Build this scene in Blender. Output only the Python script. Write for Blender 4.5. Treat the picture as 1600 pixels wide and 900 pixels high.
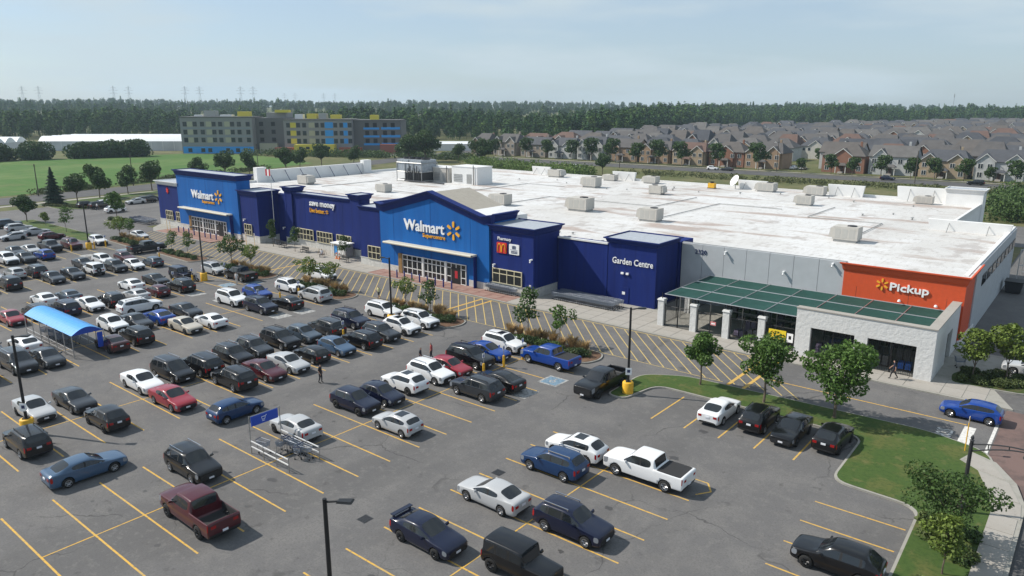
import bpy, bmesh, math, random
from math import sin, cos, pi, radians, hypot, atan2
from mathutils import Vector, Matrix
R = random.Random(7)
for _o in list(bpy.data.objects): bpy.data.objects.remove(_o)
scene = bpy.context.scene
C = scene.collection

# ---------------------------------------------------------------- camera, sky, sun, exposure
YAW = radians(39.16); PITCH = radians(13.87); CAM_H = 23.4
cam = bpy.data.cameras.new('camera'); cam_o = bpy.data.objects.new('camera', cam); C.objects.link(cam_o)
cam.sensor_width = 36.0; cam.lens = 1154 / 1600 * 36; cam.clip_start = 0.5; cam.clip_end = 12000
cam_o.location = (0, 0, CAM_H); cam_o.rotation_euler = (pi / 2 - PITCH, 0, YAW)
scene.camera = cam_o
SUN_EL = radians(43.5); SUN_AZ = radians(25)          # light travels towards (cos az, sin az)
sd = Vector((cos(SUN_EL) * cos(SUN_AZ), cos(SUN_EL) * sin(SUN_AZ), -sin(SUN_EL)))
sun = bpy.data.lights.new('sun', 'SUN'); sun.energy = 4.6; sun.angle = radians(0.6); sun.color = (1.0, 0.94, 0.85)
sun_o = bpy.data.objects.new('sun', sun); C.objects.link(sun_o)
sun_o.rotation_euler = sd.to_track_quat('-Z', 'Y').to_euler(); sun_o.location = (-60, -30, 90)
world = bpy.data.worlds.new('World'); scene.world = world; world.use_nodes = True
wn = world.node_tree.nodes; wl = world.node_tree.links
bg = wn['Background']
sky = wn.new('ShaderNodeTexSky'); sky.sky_type = 'NISHITA'; sky.sun_disc = False
sky.sun_elevation = SUN_EL; sky.sun_rotation = atan2(-sd.x, -sd.y)
sky.altitude = 120; sky.air_density = 1.0; sky.dust_density = 1.0; sky.ozone_density = 6.0
# faint high wisps of cloud over the whole dome
wtc = wn.new('ShaderNodeTexCoord'); wmp = wn.new('ShaderNodeMapping'); wmp.inputs['Scale'].default_value = (1.2, 1.2, 7.0); wl.new(wtc.outputs['Generated'], wmp.inputs[0])
wno = wn.new('ShaderNodeTexNoise'); wno.inputs['Scale'].default_value = 2.6; wno.inputs['Detail'].default_value = 7; wl.new(wmp.outputs[0], wno.inputs['Vector'])
wmr = wn.new('ShaderNodeMapRange'); wmr.inputs[1].default_value = .46; wmr.inputs[2].default_value = .64; wmr.inputs[3].default_value = .5; wmr.inputs[4].default_value = .92; wl.new(wno.outputs[0], wmr.inputs[0])
wmx = wn.new('ShaderNodeMix'); wmx.data_type = 'RGBA'; wmx.inputs[7].default_value = (4.6, 5.4, 5.85, 1); wl.new(wmr.outputs[0], wmx.inputs[0]); wl.new(sky.outputs[0], wmx.inputs[6]); wl.new(wmx.outputs[2], bg.inputs[0]); bg.inputs[1].default_value = 0.112
scene.view_settings.view_transform = 'Standard'; scene.view_settings.look = 'None'
scene.view_settings.exposure = 0.22; scene.view_settings.gamma = 1.0
scene.render.engine = 'CYCLES'
scene.cycles.max_bounces = 5; scene.cycles.volume_bounces = 1; scene.cycles.transparent_max_bounces = 6

HAZE = 0.00012
# ---------------------------------------------------------------- materials
MATS = {}
def mat(name, col=(.5, .5, .5), rough=.7, metal=0., spec=.5, coat=0., var=0., vscale=3., bump=0., bscale=40., objcol=False, emit=None, island=0., trans=0.):
    if name in MATS: return MATS[name]
    m = bpy.data.materials.new(name); MATS[name] = m; m.use_nodes = True
    n = m.node_tree.nodes; l = m.node_tree.links; b = n['Principled BSDF']
    b.inputs['Roughness'].default_value = rough; b.inputs['Metallic'].default_value = metal
    b.inputs['Specular IOR Level'].default_value = spec; b.inputs['Coat Weight'].default_value = coat
    b.inputs['Coat Roughness'].default_value = .04
    src = None
    if objcol:
        oi = n.new('ShaderNodeObjectInfo'); src = oi.outputs['Color']
    else:
        rgb = n.new('ShaderNodeRGB'); rgb.outputs[0].default_value = (*col, 1); src = rgb.outputs[0]
    if var or island:
        hsv = n.new('ShaderNodeHueSaturation'); l.new(src, hsv.inputs['Color'])
        last = None
        if var:
            tc = n.new('ShaderNodeTexCoord'); no = n.new('ShaderNodeTexNoise'); no.inputs['Scale'].default_value = vscale; no.inputs['Detail'].default_value = 6
            l.new(tc.outputs['Object'], no.inputs['Vector'])
            mr = n.new('ShaderNodeMapRange'); mr.inputs[1].default_value = .3; mr.inputs[2].default_value = .7
            mr.inputs[3].default_value = 1 - var; mr.inputs[4].default_value = 1 + var
            l.new(no.outputs[0], mr.inputs[0]); last = mr.outputs[0]
        if island:
            ge = n.new('ShaderNodeNewGeometry'); mi = n.new('ShaderNodeMapRange')
            mi.inputs[3].default_value = 1 - island; mi.inputs[4].default_value = 1 + island
            l.new(ge.outputs['Random Per Island'], mi.inputs[0])
            if last:
                mm = n.new('ShaderNodeMath'); mm.operation = 'MULTIPLY'; l.new(last, mm.inputs[0]); l.new(mi.outputs[0], mm.inputs[1]); last = mm.outputs[0]
            else: last = mi.outputs[0]
        l.new(last, hsv.inputs['Value']); src = hsv.outputs[0]
    l.new(src, b.inputs['Base Color'])
    if bump:
        tc2 = n.new('ShaderNodeTexCoord'); n2 = n.new('ShaderNodeTexNoise'); n2.inputs['Scale'].default_value = bscale; n2.inputs['Detail'].default_value = 4
        l.new(tc2.outputs['Object'], n2.inputs['Vector'])
        bp = n.new('ShaderNodeBump'); bp.inputs['Strength'].default_value = bump; bp.inputs['Distance'].default_value = .05
        l.new(n2.outputs[0], bp.inputs['Height']); l.new(bp.outputs[0], b.inputs['Normal'])
    if trans:
        tr = n.new('ShaderNodeBsdfTranslucent'); l.new(src, tr.inputs[0]); mx = n.new('ShaderNodeMixShader'); mx.inputs[0].default_value = trans
        l.new(b.outputs[0], mx.inputs[1]); l.new(tr.outputs[0], mx.inputs[2]); l.new(mx.outputs[0], n['Material Output'].inputs[0])
    if emit:
        b.inputs['Emission Color'].default_value = (*emit[0], 1); b.inputs['Emission Strength'].default_value = emit[1]
    return m

def layered(name, base, layers, rough=.9, bump=0., bscale=60.):
    """base colour with noise layers: (colour, scale, lo, hi, strength, stretch xyz)"""
    m = bpy.data.materials.new(name); MATS[name] = m; m.use_nodes = True
    n = m.node_tree.nodes; l = m.node_tree.links; b = n['Principled BSDF']; b.inputs['Roughness'].default_value = rough
    b.inputs['Specular IOR Level'].default_value = .25
    tc = n.new('ShaderNodeTexCoord')
    rgb = n.new('ShaderNodeRGB'); rgb.outputs[0].default_value = (*base, 1); src = rgb.outputs[0]
    for i, (col, sc, lo, hi, st, stretch) in enumerate(layers):
        mp = n.new('ShaderNodeMapping'); mp.inputs['Scale'].default_value = stretch; mp.inputs['Location'].default_value = (i * 13.7, i * 7.1, i * 3.3)
        l.new(tc.outputs['Object'], mp.inputs[0])
        no = n.new('ShaderNodeTexNoise'); no.inputs['Scale'].default_value = sc; no.inputs['Detail'].default_value = 8; no.inputs['Roughness'].default_value = .62
        l.new(mp.outputs[0], no.inputs['Vector'])
        mr = n.new('ShaderNodeMapRange'); mr.inputs[1].default_value = .5 + (lo - .5) * .7; mr.inputs[2].default_value = .5 + (hi - .5) * .7; mr.inputs[3].default_value = 0; mr.inputs[4].default_value = st
        l.new(no.outputs[0], mr.inputs[0])
        mx = n.new('ShaderNodeMix'); mx.data_type = 'RGBA'; mx.inputs[7].default_value = (*col, 1)
        l.new(mr.outputs[0], mx.inputs[0]); l.new(src, mx.inputs[6]); src = mx.outputs[2]
    l.new(src, b.inputs['Base Color'])
    if bump:
        n2 = n.new('ShaderNodeTexNoise'); n2.inputs['Scale'].default_value = bscale; l.new(tc.outputs['Object'], n2.inputs['Vector'])
        bp = n.new('ShaderNodeBump'); bp.inputs['Strength'].default_value = bump; bp.inputs['Distance'].default_value = .03
        l.new(n2.outputs[0], bp.inputs['Height']); l.new(bp.outputs[0], b.inputs['Normal'])
    return m

U1 = (1, 1, 1)
layered('asphalt', (.128, .125, .125), [((.155, .150, .146), .35, .42, .65, .9, U1), ((.098, .096, .096), .12, .48, .66, .6, (1, .25, 1)), ((.17, .165, .157), 2.2, .55, .7, .5, U1), ((.06, .058, .058), .75, .68, .78, .6, U1), ((.095, .092, .091), 9., .48, .65, .5, U1)], .92, .25, 30)
def add_cracks(m, scale, width, col):
    n = m.node_tree.nodes; l = m.node_tree.links; b = n['Principled BSDF']; src = b.inputs['Base Color'].links[0].from_socket
    tc = n.new('ShaderNodeTexCoord'); no = n.new('ShaderNodeTexNoise'); no.inputs['Scale'].default_value = .35; no.inputs['Detail'].default_value = 5; l.new(tc.outputs['Object'], no.inputs['Vector'])
    ad = n.new('ShaderNodeVectorMath'); ad.operation = 'MULTIPLY_ADD'; ad.inputs[1].default_value = (3.2, 3.2, 0); l.new(no.outputs['Color'], ad.inputs[0]); l.new(tc.outputs['Object'], ad.inputs[2])
    vo = n.new('ShaderNodeTexVoronoi'); vo.feature = 'DISTANCE_TO_EDGE'; vo.inputs['Scale'].default_value = scale; l.new(ad.outputs[0], vo.inputs['Vector'])
    mr = n.new('ShaderNodeMapRange'); mr.inputs[1].default_value = width; mr.inputs[2].default_value = 0; mr.inputs[3].default_value = 0; mr.inputs[4].default_value = .8; l.new(vo.outputs[0], mr.inputs[0])
    n3 = n.new('ShaderNodeTexNoise'); n3.inputs['Scale'].default_value = .11; l.new(tc.outputs['Object'], n3.inputs['Vector']); m3 = n.new('ShaderNodeMapRange'); m3.inputs[1].default_value = .47; m3.inputs[2].default_value = .56; l.new(n3.outputs[0], m3.inputs[0])
    mu = n.new('ShaderNodeMath'); mu.operation = 'MULTIPLY'; l.new(mr.outputs[0], mu.inputs[0]); l.new(m3.outputs[0], mu.inputs[1])
    mx = n.new('ShaderNodeMix'); mx.data_type = 'RGBA'; mx.inputs[7].default_value = (*col, 1); l.new(mu.outputs[0], mx.inputs[0]); l.new(src, mx.inputs[6]); l.new(mx.outputs[2], b.inputs['Base Color'])
add_cracks(MATS['asphalt'], .10, .0065, (.05, .049, .05))
layered('road', (.085, .084, .086), [((.11, .108, .106), .3, .45, .7, .9, U1), ((.06, .06, .062), .5, .55, .7, .5, (1, .2, 1))], .92)
layered('concrete', (.34, .32, .29), [((.31, .29, .26), .5, .45, .7, .7, U1), ((.24, .22, .20), 3., .6, .75, .5, U1)], .9, .15, 30)
layered('kerb', (.31, .30, .27), [((.24, .23, .2), 1.2, .5, .7, .7, U1)], .9)
layered('crossing_brick', (.165, .112, .10), [((.10, .075, .07), .6, .45, .65, .8, U1)], .9)
layered('brick_paving', (.27, .15, .125), [((.2, .11, .09), 1.5, .45, .7, .7, U1), ((.33, .24, .2), .5, .5, .7, .5, U1)], .9)
layered('lawn', (.055, .095, .022), [((.11, .115, .035), .35, .48, .66, .75, U1), ((.035, .07, .015), 3.5, .45, .7, .7, U1), ((.14, .13, .05), 1.2, .6, .72, .5, U1)], .95, .6, 40)
layered('meadow', (.05, .125, .018), [((.075, .135, .03), .5, .46, .6, .6, (.12, 1, 1)), ((.10, .125, .04), .09, .58, .68, .7, U1), ((.10, .16, .04), .03, .45, .65, .8, U1), ((.05, .11, .02), .25, .5, .7, .5, U1)], .95)
layered('countryside', (.10, .105, .04), [((.16, .14, .07), .05, .5, .66, .8, U1), ((.06, .085, .025), .4, .45, .7, .7, U1)], .95)
layered('yellow_line', (.60, .36, .07), [((.16, .14, .11), 4., .52, .75, .8, U1), ((.40, .30, .14), .6, .45, .7, .6, U1)], .85)
layered('pale_line', (.53, .39, .14), [((.16, .15, .13), 4., .5, .72, .75, U1)], .85)
layered('worn_white', (.36, .36, .35), [((.14, .14, .14), 3., .46, .66, .9, U1)], .9)
layered('white_line', (.62, .61, .58), [((.2, .2, .2), 4., .52, .75, .7, U1)], .85)
layered('roof_white', (.62, .62, .615), [((.50, .49, .47), .06, .45, .62, .8, (1, .35, 1)), ((.55, .54, .52), .4, .47, .62, .8, (.2, 1, 1)), ((.30, .21, .165), .08, .575, .66, .7, (.7, 2.4, 1)), ((.36, .33, .31), .4, .58, .70, .7, (1, .6, 1)), ((.42, .40, .38), 2.2, .56, .7, .6, (1, .3, 1))], .6)
add_cracks(MATS['roof_white'], .035, .004, (.34, .31, .28))
layered('mulch', (.12, .07, .045), [((.2, .13, .08), 3., .5, .7, .7, U1)], .95)
layered('soil_green', (.05, .075, .02), [((.10, .08, .04), 1.5, .5, .7, .7, U1)], .95)
layered('entrance_blue', (.004, .105, .37), [((.005, .125, .42), .5, .45, .62, .7, (1, 1, .07)), ((.003, .085, .31), 1.4, .52, .66, .5, (1, 1, .05)), ((.03, .12, .34), 3., .62, .74, .35, (1, 1, .3))], .72, .05, 25)
layered('dark_blue', (.003, .016, .135), [((.005, .021, .16), .5, .45, .62, .7, (1, 1, .07)), ((.002, .011, .10), 1.4, .52, .66, .6, (1, 1, .05)), ((.02, .03, .12), 3., .62, .74, .35, (1, 1, .3))], .72, .05, 25)
mat('cornice_blue', (.004, .018, .13), .65, spec=.25, var=.06)
mat('stone_base', (.52, .51, .48), .85, var=.15, vscale=2.5, bump=.4, bscale=8)
mat('grey_wall', (.42, .44, .46), .8, var=.05, vscale=.8, bump=.06)
mat('white_wall', (.74, .74, .73), .75, var=.05, vscale=.6)
mat('white_block', (.62, .62, .61), .85, var=.05, bump=.9, bscale=3.5)
mat('pickup_orange', (.60, .078, .018), .6, var=.05, bump=.06)
mat('lid_grey', (.34, .37, .41), .7, var=.12)
mat('tan_roof', (.36, .33, .28), .8, var=.06, vscale=1.5)
mat('white_metal', (.7, .7, .69), .5, var=.04); mat('grey_metal', (.36, .36, .35), .45, .6, var=.1)
mat('beige_metal', (.46, .44, .40), .6, var=.08, vscale=1.2); mat('dark_metal', (.03, .03, .032), .45)
mat('black_metal', (.012, .012, .013), .4); mat('galv', (.5, .5, .5), .35, .7)
mat('cream_frame', (.62, .56, .38), .6); mat('white_frame', (.72, .72, .70), .5); mat('brown', (.26, .15, .05), .7, var=.2)
mat('store_glass', (.012, .015, .018), .06, spec=.6); mat('house_glass', (.03, .04, .05), .1, spec=.6)
mat('sign_white', (.85, .85, .85), .5); mat('sign_yellow', (.85, .42, .03), .5); mat('sign_red', (.62, .03, .02), .5); mat('sign_navy', (.02, .03, .10), .5)
mat('black', (.006, .006, .007), .6); mat('sign_blue', (.012, .06, .42), .5); mat('red', (.45, .02, .03), .5); mat('bright_yellow', (.80, .60, .02), .6)
mat('bollard_blue', (.015, .02, .16), .5); mat('bollard_yellow', (.72, .40, .02), .6, var=.12, vscale=4)
mat('shade_green', (.008, .062, .05), .75, var=.12, vscale=.8, trans=.18)
mat('shelter_blue', (.06, .32, .72), .35, var=.06); mat('shelter_blue_dark', (.015, .06, .36), .4)
mat('paint', objcol=True, rough=.3, coat=.75, spec=.2); mat('glass', (.014, .017, .02), .06, spec=.7)
mat('trim', (.012, .012, .013), .6); mat('tyre', (.014, .014, .014), .9); mat('rim', (.42, .42, .43), .3, .8); mat('rim_dark', (.05, .05, .052), .35, .6)
mat('headlight', (.26, .28, .31), .1, .3); mat('taillight', (.30, .008, .008), .2); mat('plate', (.7, .71, .75), .5); mat('chrome', (.7, .7, .72), .12, 1.)
mat('bed_liner', (.02, .02, .021), .8); mat('house_wall', objcol=True, rough=.9, var=.10, vscale=.8); mat('house_roof', objcol=True, rough=.92, var=.14, vscale=.5)
mat('house_trim', (.62, .62, .60), .7); mat('door_dark', (.08, .05, .04), .6)
mat('leaf', objcol=True, rough=.6, spec=.25, island=.38, trans=.25); mat('bark', (.13, .10, .075), .9, var=.25, vscale=6)
mat('needles', objcol=True, rough=.7, spec=.2, island=.4);
FR_ = [(.036, .082, .022), (.055, .108, .026), (.028, .064, .024), (.075, .125, .032), (.042, .088, .034)]
mat('straw_grass', (.44, .31, .15), .9, island=.35, trans=.2); mat('bush_leaf', objcol=True, rough=.7, island=.4, trans=.15)
mat('poly', (.72, .75, .77), .45, var=.05); mat('poly_wall', (.50, .52, .54), .6, var=.12, vscale=.15)
mat('apt_wall', (.27, .265, .26), .85, var=.06); mat('apt_dark', (.14, .137, .135), .85, var=.06); mat('apt_yellow', (.66, .55, .07), .7); mat('apt_cream', (.42, .40, .29), .8); mat('apt_blue', (.03, .30, .72), .6); mat('apt_red', (.30, .10, .07), .8)
mat('skin', (.42, .24, .17), .6); mat('pylon', (.30, .32, .34), .6, .2); mat('wood_pole', (.09, .075, .06), .9)
mat('hedge', objcol=True, rough=.8, island=.4, trans=.15)

m_ = mat('forest_leaf', (.04, .08, .02), .8, spec=.1, island=.5)
n_ = m_.node_tree.nodes; l_ = m_.node_tree.links; oi_ = n_.new('ShaderNodeObjectInfo'); cr_ = n_.new('ShaderNodeValToRGB'); cr_.color_ramp.interpolation = 'LINEAR'
while len(cr_.color_ramp.elements) < 5: cr_.color_ramp.elements.new(.5)
for e_, c_, k_ in zip(cr_.color_ramp.elements, FR_, range(5)): e_.position = k_ / 4; e_.color = (*c_, 1)
l_.new(oi_.outputs['Random'], cr_.inputs[0]); l_.new(cr_.outputs[0], [q for q in n_ if q.type == 'HUE_SAT'][0].inputs['Color'])
def add_seams(m, w, h, col, k):
    n = m.node_tree.nodes; l = m.node_tree.links; b = n['Principled BSDF']; src = b.inputs['Base Color'].links[0].from_socket
    tc = n.new('ShaderNodeTexCoord'); br = n.new('ShaderNodeTexBrick'); br.inputs['Scale'].default_value = 1; br.inputs['Brick Width'].default_value = w; br.inputs['Row Height'].default_value = h; br.inputs['Mortar Size'].default_value = .035; br.inputs['Mortar Smooth'].default_value = .3
    l.new(tc.outputs['Object'], br.inputs['Vector']); mm = n.new('ShaderNodeMath'); mm.operation = 'MULTIPLY'; mm.inputs[1].default_value = k; l.new(br.outputs['Fac'], mm.inputs[0])
    mx = n.new('ShaderNodeMix'); mx.data_type = 'RGBA'; mx.inputs[7].default_value = (*col, 1); l.new(mm.outputs[0], mx.inputs[0]); l.new(src, mx.inputs[6]); l.new(mx.outputs[2], b.inputs['Base Color'])
add_seams(MATS['roof_white'], 18, 3.1, (.34, .33, .31), .55)
# ---------------------------------------------------------------- mesh helpers
KIDS = {}; OFF = {}
class MB:
    def __init__(s): s.v = []; s.f = []; s.m = []
    def face(s, pts, mi=0):
        a = len(s.v); s.v += [tuple(p) for p in pts]; s.f.append(tuple(range(a, a + len(pts)))); s.m.append(mi)
    def box(s, x0, y0, z0, x1, y1, z1, mi=0):
        a = len(s.v)
        s.v += [(x0, y0, z0), (x1, y0, z0), (x1, y1, z0), (x0, y1, z0), (x0, y0, z1), (x1, y0, z1), (x1, y1, z1), (x0, y1, z1)]
        for q in ((0, 3, 2, 1), (4, 5, 6, 7), (0, 1, 5, 4), (1, 2, 6, 5), (2, 3, 7, 6), (3, 0, 4, 7)): s.f.append(tuple(a + i for i in q)); s.m.append(mi)
        return s
    def hexa(s, lo, hi, mi=0):
        """lo, hi: 4 points each (matching order, ccw seen from above)"""
        a = len(s.v); s.v += [tuple(p) for p in lo] + [tuple(p) for p in hi]; k = len(lo)
        s.f.append(tuple(a + i for i in reversed(range(k)))); s.f.append(tuple(a + k + i for i in range(k))); s.m += [mi, mi]
        for i in range(k):
            j = (i + 1) % k; s.f.append((a + i, a + j, a + k + j, a + k + i)); s.m.append(mi)
        return s
    def prism(s, poly, z0, z1, mi=0): return s.hexa([(x, y, z0) for x, y in poly], [(x, y, z1) for x, y in poly], mi)
    def bar(s, p, q, r=.03, n=6, r2=None, mi=0, cap=True):
        p, q = Vector(p), Vector(q); d = q - p
        if d.length < 1e-6: return s
        d.normalize(); u = d.orthogonal().normalized(); w = d.cross(u); r2 = r if r2 is None else r2; a = len(s.v)
        for c, rr in ((p, r), (q, r2)):
            for i in range(n):
                t = 2 * pi * (i + .5) / n; s.v.append(tuple(c + u * (cos(t) * rr) + w * (sin(t) * rr)))
        for i in range(n):
            j = (i + 1) % n; s.f.append((a + i, a + j, a + n + j, a + n + i)); s.m.append(mi)
        if cap: s.f.append(tuple(a + i for i in reversed(range(n)))); s.f.append(tuple(a + n + i for i in range(n))); s.m += [mi, mi]
        return s
    def lathe(s, prof, n=16, axis='z', c=(0, 0, 0), mi=0):
        a = len(s.v); k = len(prof)
        for i in range(n):
            t = 2 * pi * i / n
            for r, h in prof:
                p = (r * cos(t), r * sin(t), h) if axis == 'z' else (r * cos(t), h, r * sin(t))
                s.v.append((p[0] + c[0], p[1] + c[1], p[2] + c[2]))
        for i in range(n):
            j = (i + 1) % n
            for q in range(k - 1):
                f = (a + i * k + q, a + j * k + q, a + j * k + q + 1, a + i * k + q + 1)
                s.f.append(f if axis == 'z' else f[::-1]); s.m.append(mi)
        return s
    def mesh(s, name, mats, smooth=False):
        me = bpy.data.meshes.new(name); me.from_pydata(s.v, [], s.f)
        for m in (mats if isinstance(mats, (list, tuple)) else [mats]): me.materials.append(MATS[m] if isinstance(m, str) else m)
        if any(s.m): me.polygons.foreach_set('material_index', s.m)
        if smooth: me.polygons.foreach_set('use_smooth', [True] * len(me.polygons))
        me.update(); return me
    def build(s, name, mats, parent=None, smooth=False, loc=None):
        return obj(name, s.mesh(name, mats, smooth), parent, loc)
def obj(name, me, parent=None, loc=None, rz=0, col=None):
    o = bpy.data.objects.new(name, me); C.objects.link(o)
    if parent: o.parent = parent; KIDS.setdefault(parent, []).append(o)
    if parent in OFF: o.location = OFF[parent]
    if loc: o.location = loc
    if rz: o.rotation_euler = (0, 0, rz)
    if col: o.color = (*col, 1)
    return o
def tag(o, label=None, cat=None, group=None, kind=None):
    if label: o['label'] = label
    if cat: o['category'] = cat
    if group: o['group'] = group
    if kind: o['kind'] = kind
    return o
def thing(name, label, cat, loc=(0, 0, 0), rz=0, group=None):
    o = bpy.data.objects.new(name, None); C.objects.link(o); o.location = loc; o.rotation_euler = (0, 0, rz); o.empty_display_size = .3
    return tag(o, label, cat, group)
def copy_tree(o, loc=None, rz=None, label=None, group=None, cat=None, sc=None, parent=None):
    c = o.copy(); C.objects.link(c)
    if parent is not None: c.parent = parent
    if loc is not None: c.location = loc
    if rz is not None: c.rotation_euler = (0, 0, rz)
    if sc is not None: c.scale = sc if isinstance(sc, tuple) else (sc, sc, sc)
    if label: c['label'] = label
    if group: c['group'] = group
    if cat: c['category'] = cat
    for ch in KIDS.get(o, ()): copy_tree(ch, parent=c)
    return c
def struct(name, mb, m, loc=None): return tag(mb.build(name, m, loc=loc), kind='structure')
def rounded(pts, r, n=4):
    """round the corners of a polygon"""
    out = []; k = len(pts)
    for i in range(k):
        a, b, c = Vector(pts[i - 1]), Vector(pts[i]), Vector(pts[(i + 1) % k])
        u = (a - b); w = (c - b); rr = min(r, u.length * .45, w.length * .45); u.normalize(); w.normalize()
        p, q = b + u * rr, b + w * rr
        for t in range(n + 1):
            t /= n; out.append(tuple(p * (1 - t) ** 2 + b * (2 * t * (1 - t)) + q * t * t))
    return out
def inset(poly, d):
    out = []; k = len(poly)
    for i in range(k):
        a, b, c = Vector(poly[i - 1]), Vector(poly[i]), Vector(poly[(i + 1) % k])
        e1 = (b - a).normalized(); e2 = (c - b).normalized(); n1 = Vector((-e1.y, e1.x)); n2 = Vector((-e2.y, e2.x))
        nn = (n1 + n2); nn = nn.normalized() if nn.length > 1e-6 else n1
        out.append(tuple(b + nn * d / max(.4, nn.dot(n1))))
    return out
def text_mesh(txt, size, depth, m, bold=0., name='lettering'):
    cu = bpy.data.curves.new('t', 'FONT'); cu.body = txt; cu.size = size; cu.extrude = depth; cu.offset = bold; cu.resolution_u = 2
    o = bpy.data.objects.new('t', cu); C.objects.link(o); bpy.context.view_layer.update()
    me = bpy.data.meshes.new_from_object(o.evaluated_get(bpy.context.evaluated_depsgraph_get())); bpy.data.objects.remove(o); bpy.data.curves.remove(cu)
    me.name = name; me.materials.clear(); me.materials.append(MATS[m]); return me
def fit_text(txt, x0, z0, w, h, y, m, parent, name='lettering', depth=.09, bold=.02, face='-Y', skew=None):
    """text standing on a wall that faces -Y, fitted into width w and height h"""
    me = text_mesh(txt, 1, .0, m, bold); xs = [v.co.x for v in me.vertices]; ys = [v.co.y for v in me.vertices]
    bpy.data.meshes.remove(me); me = text_mesh(txt, 1, .5, m, bold)
    a, b, c, d = min(xs), max(xs), min(ys), max(ys)
    for v in me.vertices:
        px, py, pz = v.co; v.co = (x0 + (px - a) / (b - a) * w, y - (pz + .5) * depth, z0 + (py - c) / (d - c) * h)
    me.update(); return obj(name, me, parent)
# ---------------------------------------------------------------- terrain, roads, parking lot
def far_rise(x, y):
    d = hypot(x, y); t = max(0., min(1., (d - 700) / 1500.)); side = atan2(-x, y)            # rises gently, more to the left
    return t * t * (3 - 2 * t) * (6 + 13 * max(0, min(1, (side - .1) / .9)))
g = MB(); N = 60; ring = [0, 200, 400, 600, 800, 1000, 1300, 1700, 2200, 2800, 3600]
idx = {}
for i, r in enumerate(ring):
    for k in range(N if i else 1):
        t = 2 * pi * k / N; x, y = r * cos(t), r * sin(t); idx[i, k] = len(g.v); g.v.append((x, y, far_rise(x, y) - .03))
for i in range(len(ring) - 1):
    for k in range(N):
        j = (k + 1) % N
        if i == 0: g.f.append((idx[0, 0], idx[1, k], idx[1, j]))
        else: g.f.append((idx[i, k], idx[i + 1, k], idx[i + 1, j], idx[i, j]))
        g.m.append(0)
struct('ground', g, 'countryside')
def sheet(name, poly, z, m, dz=.0):
    b = MB(); b.face([(x, y, z) for x, y in poly]); return struct(name, b, m)
lot = sheet('parking_lot', [(-196, -30), (16, -30), (16, 67.2), (-196, 67.2)], .004, 'asphalt')
sheet('service_lane', [(-190, 67.2), (-149, 67.2), (-149, 150.5), (16, 150.5), (16, 178), (-190, 172)], .0, 'asphalt')
sheet('side_lane', [(-10.5, 67.2), (40, 67.2), (40, 150.5), (-10.5, 150.5)], .002, 'asphalt')
sheet('boundary_road', [(-206, -60), (-192, -60), (-216, 120), (-268, 330), (-284, 330), (-232, 120)], .012, 'road')
sheet('residential_road', [(-330, 236), (-230, 250), (-100, 254), (40, 256), (40, 270), (-100, 269), (-230, 265), (-340, 252)], .012, 'road')
sheet('verge_path', [(-230, 267.2), (-100, 271.2), (40, 272.2), (40, 274), (-100, 273), (-230, 269.2)], .02, 'concrete')
sheet('field_path', [(-190.5, -60), (-188.6, -60), (-210, 112), (-212.2, 112)], .02, 'concrete')
sheet('meadow', [(-212, -60), (-236, 118), (-262, 190), (-330, 205), (-365, 186), (-372, 110), (-430, -60)], .006, 'meadow')
sheet('distant_field', [(-205, 905), (-175, 905), (-185, 1040), (-235, 1040)], 1.2, 'meadow')
sheet('road_east', [(-1.3, -30), (14, -30), (14, 67.1), (-1.3, 67.1)], .010, 'road')
cw = MB(); cw.face([(-4.0, 54.0, .016), (-1.3, 50.6, .016), (1.8, 50.6, .016), (1.8, 66.8, .016), (-4.0, 66.8, .016)]); struct('brick_crossing', cw, 'crossing_brick')
sheet('construction_yard', [(-390, 170), (-300, 222), (-250, 262), (-300, 310), (-420, 230)], .004, 'countryside')

# ---- painted markings (children of the parking lot)
LINE = {}
def line(p, q, w=.11, m='yellow_line', z=.010, parent=lot, name='painted_line'):
    p, q = Vector(p), Vector(q); L = (q - p).length
    key = (round(L, 2), w, m)
    if key not in LINE:
        b = MB(); b.face([(-L / 2, -w / 2, 0), (L / 2, -w / 2, 0), (L / 2, w / 2, 0), (-L / 2, w / 2, 0)]); LINE[key] = b.mesh(name, m)
    c = (p + q) / 2; o = obj(name, LINE[key], parent, (c.x, c.y, z), atan2(q.y - p.y, q.x - p.x)); return o
ROWS = [-23.4, -41.4, -59.3, -77.9, -95.3, -114.0, -132.2]
Y0 = 13.85; PITCHY = 2.735
for ri, xc in enumerate(ROWS):
    n0 = -1 if ri else 1
    n1 = 10 if ri == 0 else 14
    m = 'yellow_line' if ri < 5 else 'pale_line'
    for k in range(n0, n1 + 1):
        y = Y0 + k * PITCHY + (-.15 if ri == 0 else 0)
        line((xc - 6.1, y), (xc + 6.1, y), m=m)
    line((xc, Y0 + n0 * PITCHY), (xc, Y0 + n1 * PITCHY), w=.09, m=m, z=.0125)
ye = Y0 + 10 * PITCHY - .15                                   # end box of the row beside the lawn
for a, b in (((-17.3, ye), (-16.7, ye - .9)), ((-16.7, ye - .9), (-17.3, ye - 1.8))): line(a, b)
for x in (-25.05, -22.3, -19.6, -16.95, -14.2): line((x, 47.7), (x, 53.3), w=.12)
for y in (40.4, 43.1): line((-11.3, y), (-6.3, y))
for k in range(5): line((-11.3, 37.7 - 2.7 * k), (-6.3, 37.7 - 2.7 * k))
for x in [-142 + 1.36 * i for i in range(87)]:                 # diagonal hatching of the fire lane
    if x < -125 and x > -150: y1 = 65.0
    else: y1 = 66.6
    line((x, y1), (x + (y1 - 58.7) * .95, 58.7), w=.10, m='pale_line')
line((-142, 66.75), (-24, 66.75), w=.12, m='pale_line', z=.0125); line((-135, 58.6), (-24, 58.6), w=.08, m='pale_line', z=.0125)
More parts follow.
